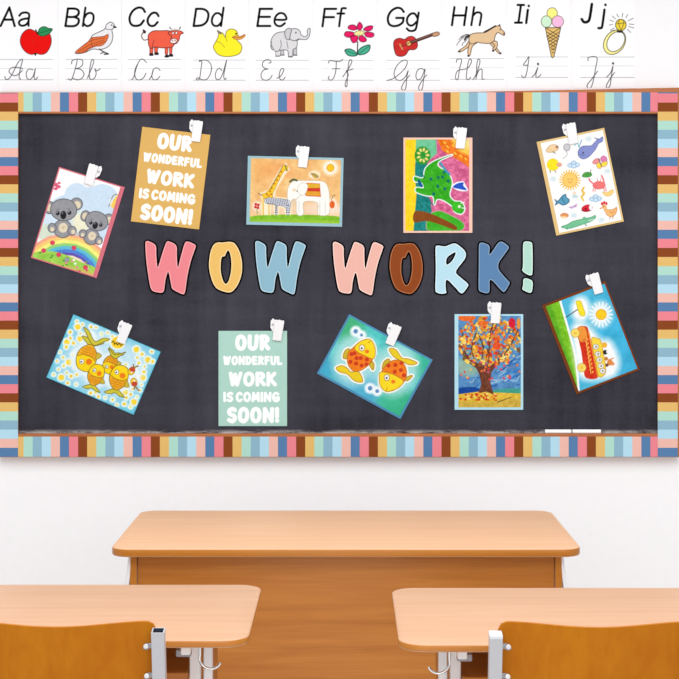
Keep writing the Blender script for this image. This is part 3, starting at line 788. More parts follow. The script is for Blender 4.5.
    a.poly([(388, 480), (400, 478), (412, 500), (440, 500), (462, 490), (456, 520), (436, 536), (415, 530), (400, 505)], (246, 190, 120), ol=(206, 130, 70), ow=3)
    for x in (387, 398, 409): a.ell(x, 466 + abs(x - 398) * 0.4, 5.5, 8, (220, 40, 50))
    a.ell(400, 488, 12, 10, (246, 190, 120)); a.line([(386, 492), (378, 496)], (220, 120, 50), 5); a.ell(396, 486, 2.5, 2.5, (40, 30, 30)); a.line([(425, 512), (440, 518), (450, 508)], (206, 130, 70), 3)
    a.line([(430, 536), (425, 548)], (160, 100, 50), 3); a.line([(445, 530), (440, 546)], (160, 100, 50), 3)
    a.ell(198, 530, 20, 11, (226, 150, 90), ol=(180, 100, 60), ow=2); a.ell(195, 540, 16, 6, (246, 220, 170))
    a.poly([(182, 588), (215, 575), (240, 560), (290, 548), (330, 540), (352, 530), (352, 545), (330, 560), (290, 575), (245, 590), (215, 596)], (120, 196, 150), ol=(70, 150, 110), ow=3)
    a.line([(215, 594), (210, 600)], (80, 150, 110), 5); a.line([(300, 572), (308, 582)], (80, 150, 110), 5); a.ell(298, 545, 7, 7, (120, 196, 150), ol=(70, 150, 110), ow=2)
    a.line([(318, 556), (350, 550)], (240, 250, 245), 3)
poster('doodle_poster', 'white sheet of small animal doodles with a blue whale and sun, amber edged', zc(525, 110, 5.027, [(58, 160), (398, 90), (497, 560), (157, 632)]), (234, 200, 136), (3.6, 2.0, 1.8, 2.0), (252, 251, 248), d_doodle, 'pictures on the chalkboard')

# --- shoal of yellow fish
def d_shoal(a):
    a.frame(35, 300, 4.85)
    a.wash(10, 6, 9, (1, 1, 0.6))
    a.poly([(240, 110), (420, 180), (560, 270), (480, 480), (340, 480), (150, 400), (110, 300)], (176, 220, 238), soft=12, a=0.9)
    a.poly([(300, 180), (470, 240), (540, 330), (470, 420), (300, 400), (190, 330)], (214, 236, 244), soft=9, a=0.6)
    random.seed(11)
    big = [(208, 130), (220, 188), (164, 302), (548, 290), (522, 376), (492, 240), (480, 495), (128, 376), (155, 204), (438, 446)]
    pts = list(big)
    for _ in range(900):
        x, y = random.uniform(75, 600), random.uniform(85, 545)
        u, v = x - 186, y - 68
        uu = u * 0.917 + v * 0.398; vv = -u * 0.398 + v * 0.917
        if not (14 < uu < 448 and 14 < vv < 320): continue
        if 215 < x < 490 and 200 < y < 440 and not (x > 440 and y > 300): continue
        if min((x - p) ** 2 + (y - q) ** 2 for p, q in pts) < 24 ** 2: continue
        pts.append((x, y))
    for i, (x, y) in enumerate(pts):
        r = 14 if i < len(big) else random.choice([5, 6, 7, 8])
        a.ell(x, y, r + 8, r + 8, (232, 246, 240), soft=1.6); a.ell(x, y, r, r, (250, 216, 60) if i < len(big) or random.random() < 0.75 else (236, 240, 150)); 
        if r < 12 and random.random() < 0.5: a.ell(x, y, r * 0.45, r * 0.45, (240, 180, 70))
    DK = (110, 96, 30)
    for hx, hy, hr in ((250, 285, 82), (365, 310, 56), (297, 365, 62), (408, 380, 72), (270, 190, 40), (475, 370, 44)): a.ell(hx, hy, hr, hr, (236, 246, 248), soft=5, a=0.85)
    def fish(cx, cy, s, ang, flip=1):
        t = math.radians(ang); c, n = math.cos(t), math.sin(t)
        def q(x, y): y *= flip; return (cx + s * (x * c - y * n), cy + s * (x * n + y * c))
        tail = [q(x, y) for x, y in ((62, 0), (78, -30), (98, -54), (100, -22), (88, 0), (98, 26), (98, 56), (80, 34), (68, 14))]
        a.poly(tail, (206, 196, 60), ol=DK, ow=3)
        a.poly([q(x, y) for x, y in ((-62, 8), (-50, -32), (0, -50), (45, -38), (72, 0), (45, 36), (0, 48), (-48, 36))], (250, 214, 30), ol=DK, ow=3)
        a.poly([q(x, y) for x, y in ((2, -48), (45, -38), (72, 0), (45, 36), (2, 48), (14, 20), (14, -20))], (240, 172, 36), ol=DK, ow=2, var=26, cell=0.8)
        
        for yy in (-28, -14, 0, 14, 28):
            for xx in (16, 28, 40, 52):
                if abs(yy) < 46 - (xx - 10) * 0.55: a.line([q(xx, yy - 6), q(xx + 6, yy), q(xx, yy + 6)], (196, 112, 36), 2.4)
        a.poly([q(x, y) for x, y in ((10, 44), (36, 66), (44, 40))], (206, 180, 60), ol=DK, ow=2)
        X, Y = q(-20, -18); a.ell(X, Y, 11 * s, 12 * s, (252, 250, 244), ol=DK, ow=2); a.ell(X - 2, Y + 1, 4 * s, 4 * s, (40, 40, 30))
        X, Y = q(-10, 16); a.ell(X, Y, 15 * s, 15 * s, (238, 126, 30), soft=1.0)
    fish(250, 285, 1.0, -72)
    a.poly([(236, 132), (262, 150), (290, 200), (330, 185), (362, 190), (330, 205), (292, 220), (270, 205), (250, 165)], (206, 196, 60), ol=DK, ow=3)
    fish(365, 315, 0.72, -68); a.poly([(362, 228), (385, 265), (440, 252), (412, 272), (388, 285), (366, 262)], (206, 196, 60), ol=DK, ow=3)
    fish(297, 360, 0.80, 108, -1); fish(408, 372, 0.92, 105, -1)
    for cx, cy, an in ((468, 345, -60), (480, 398, 75)):
        t = math.radians(an); a.ell(cx, cy, 20, 16, (244, 200, 50), an, ol=DK, ow=2); a.ell(cx + 10 * math.cos(t), cy + 10 * math.sin(t), 13, 14, (196, 70, 44), an); tx, ty = cx + 36 * math.cos(t), cy + 36 * math.sin(t)
        a.line([(cx + 20 * math.cos(t), cy + 20 * math.sin(t)), (tx - 8, ty)], (150, 120, 70), 7); a.line([(cx + 20 * math.cos(t), cy + 20 * math.sin(t)), (tx + 14, ty + 6)], (150, 120, 70), 7)
        a.ell(cx - 6 * math.cos(t) + 4, cy - 6 * math.sin(t), 4, 4, (250, 250, 250))
    a.ell(402, 205, 38, 35, (244, 250, 240), soft=1.5); a.ell(402, 206, 32, 29, (250, 208, 40))
    a.line([(372, 205), (382, 200), (386, 215), (394, 208), (400, 218), (408, 210), (416, 220), (424, 216)], (60, 50, 30), 4)
poster('fish_shoal_poster', 'blue picture of a shoal of yellow fish among bubbles, tilted on the board', zc(35, 300, 4.85, [(186, 68), (610, 252), (478, 556), (56, 376)]), (92, 190, 218), (0.7, 0.7, 0.7, 0.7), (112, 200, 224), d_shoal, 'pictures on the chalkboard')

# --- two fish chasing
def d_two(a):
    a.frame(305, 300, 4.85)
    a.wash(16, 9, 21, (0.6, 0.9, 1))
    for x, y, r, c in ((215, 130, 70, (70, 178, 120)), (90, 330, 60, (70, 170, 206)), (250, 420, 120, (84, 176, 210)), (460, 520, 90, (56, 178, 128)), (560, 310, 70, (60, 184, 150)), (420, 480, 50, (70, 190, 150))): a.ell(x, y, r, r, c, soft=14, a=0.9)
    a.ell(245, 290, 110, 130, (186, 230, 230), rot=20, soft=10, a=0.8); a.ell(440, 340, 110, 130, (186, 230, 230), rot=20, soft=10, a=0.8)
    for x, y, r in ((246, 152, 11), (274, 170, 7), (316, 428, 11), (350, 442, 9)): a.ell(x, y, r + 16, r + 16, (240, 248, 252), soft=2.5); a.ell(x, y, r, r, (90, 140, 190), soft=1)
    Y, O, S = (250, 218, 40), (243, 128, 36), (206, 62, 34); ol = (170, 110, 40)
    tail = [(150, 330), (178, 318), (205, 330), (222, 348), (262, 350), (280, 396), (240, 392), (205, 360), (170, 350)]
    body = [(232, 232), (262, 205), (300, 190), (325, 200), (340, 240), (332, 280), (308, 315), (270, 342), (236, 345), (212, 320), (204, 285), (212, 250)]
    tail2 = [(408, 238), (440, 240), (470, 280), (500, 285), (545, 305), (510, 315), (475, 300), (430, 275)]
    body2 = [(398, 310), (430, 292), (465, 295), (488, 325), (492, 370), (470, 410), (430, 438), (392, 442), (366, 415), (362, 375), (375, 340)]
    fins = [[(185, 282), (192, 248), (215, 236), (208, 280)], [(312, 285), (335, 310), (330, 340), (312, 315)], [(374, 335), (382, 300), (405, 285), (412, 298), (398, 318)], [(480, 385), (505, 368), (522, 368), (498, 392)]]
    for p in [tail, body, tail2, body2] + fins: a.poly(p, (252, 252, 230), ol=(252, 252, 236), ow=18, soft=1)
    for p in [tail, tail2]: a.poly(p, (236, 206, 40), ol=ol, ow=3)
    for p in fins: a.poly(p, (206, 180, 50), ol=ol, ow=3)
    a.poly(body, O, ol=ol, ow=3, var=10); a.poly(body2, O, ol=ol, ow=3, var=10)
    a.poly([(240, 232), (262, 205), (300, 190), (325, 198), (341, 240), (333, 285), (290, 270), (255, 252)], Y, ol=ol, ow=3)
    a.poly([(366, 350), (410, 355), (450, 372), (478, 395), (455, 425), (420, 440), (392, 444), (366, 418), (360, 378)], Y, ol=ol, ow=3)
    for x, y in ((240, 258), (270, 282), (250, 282), (220, 300), (248, 308), (275, 318), (300, 288), (226, 262), (298, 312), (468, 305), (438, 315), (465, 340), (405, 318), (435, 348), (480, 365)): a.ell(x, y, 10, 10, S)
    for x, y in ((276, 232), (397, 376)): a.ell(x, y, 13, 15, (252, 252, 246), ol=ol, ow=3); a.ell(x - 1, y + 2, 5, 5, (50, 60, 60))
    for x, y in ((301, 250), (428, 396)): a.ell(x, y, 10, 9, (240, 120, 40), soft=0.8)
    a.line([(318, 200), (305, 208)], ol, 3); a.line([(395, 440), (398, 428)], ol, 3)
poster('two_fish_poster', 'teal picture of two large orange spotted fish, tilted on the board', zc(305, 300, 4.85, [(214, 68), (620, 290), (462, 578), (58, 356)]), (84, 146, 186), (2.0, 1.8, 2.2, 2.2), (84, 196, 192), d_two, 'pictures on the chalkboard')

# --- autumn tree
def d_tree(a):
    a.frame(440, 290, 5.22)
    a.wash(26, 4, 31, (0.8, 1, 1))
    random.seed(5)
    for _ in range(70):
        x, y = random.uniform(100, 420), random.uniform(140, 520); L = random.uniform(20, 60)
        a.line([(x, y), (x + L * 0.6, y + random.uniform(-14, 4)), (x + L, y - random.uniform(0, 30))], random.choice([(60, 130, 200), (140, 190, 224), (90, 160, 210), (30, 86, 160), (186, 214, 226), (120, 130, 180)]), random.uniform(4, 9), a=0.8)
    for _ in range(22): x = random.uniform(300, 420); y = random.uniform(300, 480); a.line([(x, y), (x + 40, y - 25)], random.choice([(40, 110, 190), (160, 200, 226), (30, 80, 160)]), 6, a=0.8)
    a.ell(150, 400, 70, 50, (180, 206, 150), soft=6, a=0.6); a.poly([(90, 515), (160, 505), (220, 520), (220, 545), (90, 545)], (24, 70, 150)); a.poly([(290, 520), (420, 515), (425, 550), (290, 545)], (70, 160, 140), var=10)
    a.poly([(90, 545), (200, 530), (300, 535), (425, 540), (425, 620), (90, 620)], (222, 184, 60), False, var=22, cell=3); a.poly([(90, 580), (250, 590), (425, 560), (425, 620), (90, 620)], (206, 172, 70), False, soft=4, var=20, cell=2)
    a.line([(300, 585), (370, 560)], (90, 70, 50), 4)
    T = (112, 62, 44)
    a.poly([(200, 540), (215, 490), (205, 440), (190, 410), (150, 380), (130, 350), (110, 310), (98, 280), (112, 285), (140, 330), (170, 370), (215, 395), (235, 400), (240, 330), (250, 260), (256, 200), (262, 260), (262, 340), (262, 400), (300, 370), (350, 320), (330, 360), (290, 400), (268, 430), (262, 480), (280, 545), (240, 530)], T, False, var=18, cell=1.5)
    for p in ([(160, 370), (160, 320), (190, 250), (185, 200)], [(130, 340), (125, 260), (110, 200)], [(250, 330), (220, 280), (200, 230)], [(260, 330), (300, 260), (310, 190)], [(300, 370), (360, 290), (400, 230), (410, 180)], [(180, 380), (215, 330), (225, 290)], [(256, 300), (275, 220), (280, 160)], [(240, 240), (230, 180), (215, 150)], [(320, 345), (370, 325), (395, 290)]): a.line(p, (82, 44, 34), 6)
    cols = [(240, 176, 50), (226, 96, 36), (250, 206, 80), (206, 60, 36), (236, 130, 40), (246, 222, 130), (90, 160, 190), (206, 150, 60), (120, 90, 50)]
    for _ in range(400):
        t = random.uniform(0, 2 * math.pi); r = math.sqrt(random.random())
        x, y = 258 + 165 * r * math.cos(t), 275 + 140 * r * math.sin(t)
        if y > 390 or (x > 360 and y > 330): continue
        red = 245 < x < 330 and 200 < y < 360
        a.ell(x, y, random.uniform(7, 14), random.uniform(5, 9), random.choice([(226, 84, 40), (236, 110, 50), (206, 60, 40)] if red and random.random() < 0.55 else cols), rot=random.uniform(0, 180))
    for p in ([(230, 395), (160, 372), (128, 320), (102, 285)], [(250, 400), (256, 320), (262, 230), (284, 160)], [(262, 402), (310, 360), (362, 300), (404, 215)], [(190, 385), (165, 310), (190, 220)], [(215, 390), (225, 300), (205, 240)]): a.line(p, (96, 52, 40), 7, a=0.85)
    for _ in range(120):
        t = random.uniform(0, 6.28); r = math.sqrt(random.random()); x, y = 258 + 160 * r * math.cos(t), 270 + 125 * r * math.sin(t)
        a.ell(x, y, random.uniform(5, 9), random.uniform(4, 6), random.choice([(240, 176, 50), (226, 96, 36), (250, 214, 110), (110, 150, 180), (216, 140, 60)]), rot=random.uniform(0, 180))
    a.ell(140, 145, 46, 18, (238, 110, 46), var=24, cell=1.5); a.ell(375, 172, 18, 26, (216, 34, 56), var=20, cell=1.5); a.ell(222, 175, 26, 16, (226, 110, 44), var=30, cell=1.2); a.ell(296, 292, 22, 20, (230, 84, 44), var=20, cell=1.5); a.ell(410, 175, 10, 30, (236, 150, 60))
    for _ in range(34): x, y = random.uniform(102, 415), random.uniform(370, 470); a.ell(x, y, 7, 5, random.choice([(226, 60, 70), (240, 190, 80), (206, 90, 120), (236, 120, 60)]), rot=random.uniform(0, 180))
    for _ in range(60): x, y = random.uniform(105, 300), random.uniform(540, 575); a.ell(x, y, 6, 5, random.choice([(214, 70, 36), (250, 220, 120), (200, 50, 30), (240, 170, 60)]))
poster('autumn_tree_poster', 'painting of an autumn tree with orange leaves on pale blue paper', zc(440, 290, 5.22, [(76, 126), (434, 126), (434, 625), (76, 625)]), (186, 230, 243), (3.8, 1.8, 2.4, 2.4), (88, 142, 192), d_tree, 'pictures on the chalkboard')

# --- red bus turned on its side
def d_bus(a):
    a.frame(530, 260, 4.683)
    a.wash(14, 8, 41, (0.7, 0.9, 1))
    a.poly([(140, 190), (350, 115), (300, 300), (250, 320), (400, 460), (360, 560), (225, 600)], (90, 190, 220), soft=8, a=0.6)
    a.poly([(50, 215), (140, 190), (170, 290), (205, 420), (218, 520), (226, 625), (200, 610)], (126, 196, 44), False, var=22, cell=3); a.poly([(60, 215), (100, 205), (140, 330), (200, 520), (215, 620)], (96, 170, 40), False, soft=4, var=16)
    a.line([(140, 188), (172, 300), (208, 430), (220, 520), (228, 612)], (250, 252, 246), 10)
    W = (250, 252, 252)
    a.poly([(195, 330), (225, 290), (280, 310), (330, 365), (380, 380), (420, 470), (400, 540), (340, 560), (250, 560), (215, 500)], W, soft=8); a.ell(237, 230, 45, 60, W, soft=7); a.ell(332, 255, 50, 58, W, soft=9, a=0.9)
    for k in range(18): t = k * math.pi / 9; a.line([(332 + 26 * math.cos(t), 255 + 26 * math.sin(t)), (332 + 54 * math.cos(t), 255 + 58 * math.sin(t))], (246, 250, 252), 6)
    a.ell(333, 255, 24, 24, (250, 206, 40), ol=(230, 170, 40), ow=4, var=10)
    a.line([(168, 268), (222, 232)], (60, 50, 50), 4); a.poly([(216, 195), (236, 192), (246, 215), (258, 255), (240, 262), (228, 245), (220, 215)], (246, 226, 50), ol=(206, 180, 50), ow=3)
    a.poly([(232, 318), (265, 312), (278, 350), (292, 420), (300, 470), (320, 548), (262, 552), (250, 500), (240, 430), (228, 370)], (214, 56, 34), var=14)
    a.poly([(222, 320), (258, 315), (268, 372), (232, 380)], (240, 150, 60), ol=(190, 90, 40), ow=3)
    a.line([(262, 380), (272, 440), (285, 530)], (250, 200, 90), 5); a.line([(275, 340), (296, 440), (318, 545)], (240, 150, 60), 7)
    a.poly([(288, 372), (312, 366), (332, 380), (344, 440), (354, 500), (350, 535), (322, 545), (308, 480)], (246, 214, 70), ol=(200, 150, 50), ow=3)
    for k in range(9): x, y = 268 + k * 3.2, 372 + k * 19; a.ell(x, y, 4, 6, (250, 176, 70), rot=15); a.line([(x - 22, y + 4), (x - 8, y)], (176, 36, 24), 2.5)
    for x, y in ((308, 406), (318, 440), (325, 468), (332, 496), (340, 520)): a.ell(x, y, 13, 12, (232, 240, 244), ol=(150, 130, 90), ow=2); a.ell(x + 1, y, 5, 5, (180, 140, 110))
    for x, y, r in ((212, 342, 20), (242, 504, 20)): a.ell(x, y, r, r, (250, 224, 110), ol=(206, 160, 70), ow=3); a.ell(x, y, 8, 8, (240, 196, 70))
    for x, y, r, c in ((348, 398, 13, (240, 180, 60)), (352, 432, 11, (50, 46, 44)), (362, 430, 6, (240, 240, 236)), (356, 462, 9, (200, 130, 60)), (374, 480, 14, (226, 140, 70)), (388, 486, 8, (230, 150, 90)), (360, 492, 8, (120, 80, 60))): a.ell(x, y, r, r, c)
    a.line([(366, 468), (390, 460)], (226, 140, 70), 5)
poster('bus_poster', 'sideways painting of a red bus and sun on blue, tilted on brown paper', zc(530, 260, 4.683, [(58, 212), (350, 98), (516, 514), (216, 630)]), (122, 64, 30), (3.2, 2.4, 1.8, 2.2), (66, 178, 218), d_bus, 'pictures on the chalkboard')

# --- lettered posters
GL = {  # brush strokes in a unit box, y down; advance
 'O': ([[(.5, .02), (.2, .12), (.04, .45), (.12, .82), (.45, .98), (.8, .86), (.96, .5), (.82, .14), (.5, .02)]], 1.0),
 'U': ([[(.08, .02), (.08, .45), (.16, .85), (.46, .98), (.76, .85), (.84, .5), (.88, .02)]], .95),
 'R': ([[(.12, .03), (.12, .97)], [(.1, .08), (.5, .03), (.78, .16), (.72, .36), (.15, .56)], [(.35, .5), (.86, .95)]], .88),
 'W': ([[(.04, .03), (.2, .95)], [(.2, .95), (.46, .12)], [(.46, .12), (.62, .96)], [(.62, .96), (.97, .03)]], 1.3),
 'N': ([[(.1, .97), (.12, .04)], [(.12, .04), (.8, .95)], [(.8, .95), (.84, .04)]], 1.0),
 'D': ([[(.12, .04), (.12, .95)], [(.08, .06), (.5, .08), (.84, .35), (.8, .68), (.5, .92), (.1, .95)]], .95),
 'E': ([[(.12, .04), (.12, .96)], [(.12, .06), (.68, .04)], [(.12, .5), (.6, .48)], [(.12, .95), (.7, .94)]], .75),
 'F': ([[(.12, .04), (.12, .97)], [(.12, .06), (.68, .04)], [(.12, .5), (.6, .47)]], .72),
 'L': ([[(.12, .03), (.12, .95)], [(.12, .95), (.66, .93)]], .7),
 'K': ([[(.12, .03), (.12, .97)], [(.76, .04), (.16, .55)], [(.3, .48), (.82, .95)]], .88),
 'I': ([[(.12, .03), (.12, .97)]], .02),
 'S': ([[(.72, .12), (.45, .02), (.12, .16), (.16, .4), (.6, .56), (.72, .78), (.42, .98), (.06, .88)]], .8),
 'C': ([[(.8, .16), (.5, .02), (.14, .22), (.05, .58), (.22, .9), (.52, .98), (.82, .84)]], .88),
 'M': ([[(.06, .97), (.16, .04)], [(.16, .04), (.5, .72)], [(.5, .72), (.86, .04)], [(.86, .04), (.98, .97)]], 1.15),
 'G': ([[(.82, .16), (.5, .02), (.14, .22), (.05, .58), (.22, .9), (.55, .98), (.86, .84), (.86, .58)], [(.86, .58), (.52, .58)]], 1.0),
 '!': ([[(.16, .03), (.13, .62)], [(.13, .92), (.13, .93)]], .08), ' ': ([], .2)}
ROWS = [('OUR', 152, 328, 146, 232, 21), ('WONDERFUL', 92, 389, 254, 304, 12.3), ('WORK', 120, 362, 333, 412, 19), ('IS COMING', 92, 387, 435, 490, 13.6), ('SOON!', 110, 376, 510, 597, 21.5)]
def lettering(a):
    a.frame(-240.5 / 5.03, -369.5 / 5.03, 5.03); a.cur = 1
    for text, x0, x1, y0, y1, sw in ROWS:
        gap = sw * 1.16
        sx = (x1 - x0 - sw - gap * (len(text) - 1)) / sum(GL[c][1] for c in text); sy = (y1 - y0 - sw); x = x0 + sw / 2
        for ci, ch in enumerate(text):
            strokes, ad = GL[ch]
            wob = [0.02, -0.025, 0.015, -0.01][ci % 4]
            xs = [p[0] for st in strokes for p in st] or [0, 1]; lo, hi = min(xs), max(xs)
            for st in strokes:
                a.line([(x + (u - lo) / (hi - lo + 1e-6) * ad * sx * (1 if hi - lo > 0.1 else 0.3) + (v - 0.5) * wob * sy, y0 + sw / 2 + v * sy) for u, v in st], (252, 252, 250), sw)
            x += ad * sx + (gap if ch != ' ' else gap * 0.3)
    a.cur = 0
for nm, lab, co, rgb in (('message_poster', 'tilted amber poster lettered OUR WONDERFUL WORK IS COMING SOON!', zc(120, 110, 5.03, [(112, 84), (455, 125), (398, 601), (55, 560)]), (230, 184, 104)),
                         ('message_poster', 'mint green poster lettered OUR WONDERFUL WORK IS COMING SOON!', zc(205, 305, 5.03, [(68, 130), (413, 130), (413, 609), (68, 609)]), (181, 222, 208))):
    poster(nm, lab, co, rgb, (0.2, 0.2, 0.2, 0.2), tuple(v * 0.94 for v in rgb), lettering, 'lettered posters', True)

# ------------------------------------------------------------------ white clips holding the posters
def clip(cx, cy, ang, label, side=-1):
    """side: where the back lever shows; ang: lean, clockwise in degrees"""
    y = YS - 0.0042
    t = thing('poster_clip', P(cx, cy, y - 0.008), label, 'clip', 'white clips on the posters')
    t.rotation_euler = (0, math.radians(ang), 0)
    u = 1.09 * (D + y - 0.008) / F                       # one frame pixel at this depth
    yb = 0.008                                    # local depth of the paper
    # front lever: tapered slab with a notched head, leaning away from the paper at the top
    bm = bmesh.new(); s = -side
    prof = [(-2.3, 9.6), (-2.6, -8.4), (-1.4, -9.9), (0.2, -9.0), (1.8, -10.2), (3.6, -9.2), (5.8, -9.9), (6.3, -8.2), (5.9, 9.4)]
    prof = [(a * s, b) for a, b in prof]
    fr, bk = [], []
    for a, b in prof:
        lean = (10 - b) / 20 * 0.008
        fr.append(bm.verts.new((a * u, yb - 0.007 - lean, -b * u))); bk.append(bm.verts.new((a * u, yb - 0.0005 - lean, -b * u)))
    bm.faces.new(fr); bm.faces.new(bk[::-1]); n = len(fr)
    for i in range(n): bm.faces.new((fr[i], fr[(i + 1) % n], bk[(i + 1) % n], bk[i]))
    bmesh.ops.bevel(bm, geom=list(bm.edges), offset=0.0012, segments=1, affect='EDGES')
    obj('front_lever', bm, WHITE_CLIP, t)
    bm = bmesh.new()
    prof = [(-6.2, -7.6), (-4.6, -10.4), (-2.2, -9.0), (0.5, -8.6), (0.5, 1.8), (-3.4, 1.2), (-5.6, -1.6)]
    prof = [(a * s, b) for a, b in prof]; fr, bk = [], []
    for a, b in prof:
        slope = (-a * s + 0.5) / 6.7 * 0.003
        fr.append(bm.verts.new((a * u, yb - 0.0055 + slope, -b * u))); bk.append(bm.verts.new((a * u, yb - 0.0005, -b * u)))
    bm.faces.new(fr); bm.faces.new(bk[::-1]); n = len(fr)
    for i in range(n): bm.faces.new((fr[i], fr[(i + 1) % n], bk[(i + 1) % n], bk[i]))
    obj('back_lever', bm, WHITE_CLIP, t)
    bm = bmesh.new(); cyl(bm, (-3.9 * s * u, yb - 0.004, 4.6 * u), 1.1 * u, 0.003, 'Y', 14)
    obj('spring', bm, STEEL, t, smooth=True)
clip(93.0, 175.3, 17, 'white clip holding the koala picture', 1)
clip(195.0, 131.0, 8, 'white clip at the top of the tilted amber poster')
clip(301.6, 156.8, 7, 'white clip holding the orange giraffe picture')
clip(459.2, 138.0, 6, 'white clip holding the sideways dinosaur painting')
clip(570.2, 133.9, -10, 'white clip holding the sheet of animal doodles')
clip(122.3, 332.5, 22, 'white clip on the picture of the yellow fish shoal')
clip(276.2, 330.2, 8, 'white clip at the top of the mint green poster')
clip(391.6, 334.4, 22, 'white clip on the teal picture of two spotted fish')
clip(493.8, 312.9, 4, 'white clip holding the autumn tree painting')
clip(594.4, 284.1, -16, 'white clip on the brown-edged red bus painting')
# ------------------------------------------------------------------ alphabet cards above the chalkboard
BK, GY, PN = (8, 8, 10), (70, 70, 76), (52, 52, 58)
def rules(a, x0, x1, ys, k):
    a.line([(x0, ys[0]), (x1, ys[0])], (164, 166, 174), 3, sm=False); a.line([(x0, ys[2]), (x1, ys[2])], (154, 154, 162), 3, sm=False)
    x = x0
    while x < x1: a.line([(x, ys[1]), (min(x + 10, x1), ys[1])], (176, 178, 188), 2.4, sm=False); x += 17
def L(a, *strokes, w=12.3):
    a.cur = 1
    for s in strokes: a.line(list(s), BK, w)
    a.cur = 0
def C(a, *strokes, w=4.2):
    a.cur = 3
    for s in strokes: a.line(list(s), PN, w)
    a.cur = 0
def cardA(a):
    rules(a, -30, 382, (430, 494, 576), 7.2)
    L(a, [(4, 188), (68, 55)], [(68, 55), (106, 188)], [(26, 142), (94, 142)])
    L(a, [(140, 113), (155, 96), (182, 90), (204, 96), (211, 112), (206, 150), (206, 186)], [(207, 132), (160, 140), (138, 158), (142, 178), (162, 186), (188, 178), (206, 155)], w=11.6)
    a.cur = 2
    a.poly([(182, 222), (215, 210), (250, 224), (270, 234), (300, 224), (335, 226), (362, 252), (371, 300), (356, 350), (328, 385), (292, 393), (255, 384), (232, 394), (192, 380), (160, 345), (146, 300), (155, 255)], (228, 18, 16), ol=(96, 34, 30), ow=4)
    a.line([(258, 216), (270, 246)], (50, 36, 20), 7); a.poly([(275, 244), (286, 206), (320, 192), (350, 204), (378, 210), (360, 238), (330, 256), (298, 260)], (44, 140, 84), ol=(20, 70, 44), ow=4); a.line([(280, 240), (330, 226), (370, 212)], (20, 76, 46), 3)
    a.poly([(245, 386), (264, 384), (256, 404)], (50, 30, 24)); a.ell(240, 305, 3, 3, (120, 80, 60)); a.cur = 0
    C(a, [(35, 552), (42, 572), (64, 568), (92, 528), (130, 452), (162, 430), (146, 500), (138, 556), (150, 574)], [(162, 508), (120, 544), (84, 540), (65, 514), (84, 490), (124, 486), (165, 496)], [(240, 504), (206, 500), (190, 530), (196, 565), (216, 574), (240, 548), (256, 496), (246, 555), (256, 574), (272, 558)])
def cardB(a):
    rules(a, 58, 428, (430, 495, 574), 7.2)
    L(a, [(54, 188), (72, 62)], [(72, 62), (128, 64), (150, 82), (144, 108), (116, 122), (66, 122)], [(116, 122), (148, 138), (146, 168), (118, 188), (54, 188)])
    L(a, [(180, 188), (198, 56)], [(190, 128), (210, 100), (238, 94), (256, 112), (254, 150), (236, 180), (206, 188), (184, 168)], w=11.6)
    a.cur = 2
    a.poly([(340, 208), (350, 178), (380, 160), (404, 174), (404, 198), (390, 218), (397, 260), (385, 310), (350, 345), (300, 358), (250, 355), (200, 378), (150, 388), (125, 380), (180, 330), (225, 295), (250, 255), (300, 230)], (232, 230, 232), ol=GY, ow=4)
    a.poly([(126, 378), (175, 334), (215, 304), (240, 275), (275, 268), (330, 262), (360, 248), (362, 268), (345, 305), (315, 330), (270, 336), (225, 355), (190, 380)], (222, 110, 58), ol=(120, 56, 40), ow=3)
    for p in ([(150, 372), (230, 325), (330, 290)], [(180, 374), (250, 335), (340, 300)], [(225, 300), (270, 285), (340, 275)], [(250, 276), (240, 310), (250, 335)]): a.line(p, (140, 66, 44), 3)
    a.line([(346, 208), (370, 214), (392, 212)], GY, 3); a.poly([(402, 184), (426, 198), (402, 202)], (30, 30, 32)); a.ell(388, 182, 5, 5, (20, 20, 20))
    a.line([(300, 356), (330, 374), (362, 388)], (40, 40, 42), 6); a.line([(308, 388), (334, 376)], (40, 40, 42), 5); a.line([(335, 392), (364, 390)], (30, 30, 32), 7); a.cur = 0
    C(a, [(76, 570), (95, 578), (112, 540), (132, 470), (138, 436)], [(98, 462), (104, 438), (140, 428), (176, 436), (176, 470), (150, 492), (128, 496), (168, 504), (188, 535), (172, 566), (140, 578), (110, 566)], [(212, 566), (232, 520), (258, 450), (252, 430), (238, 450), (226, 540), (236, 574), (262, 566), (276, 530), (266, 500), (282, 512), (304, 498)])
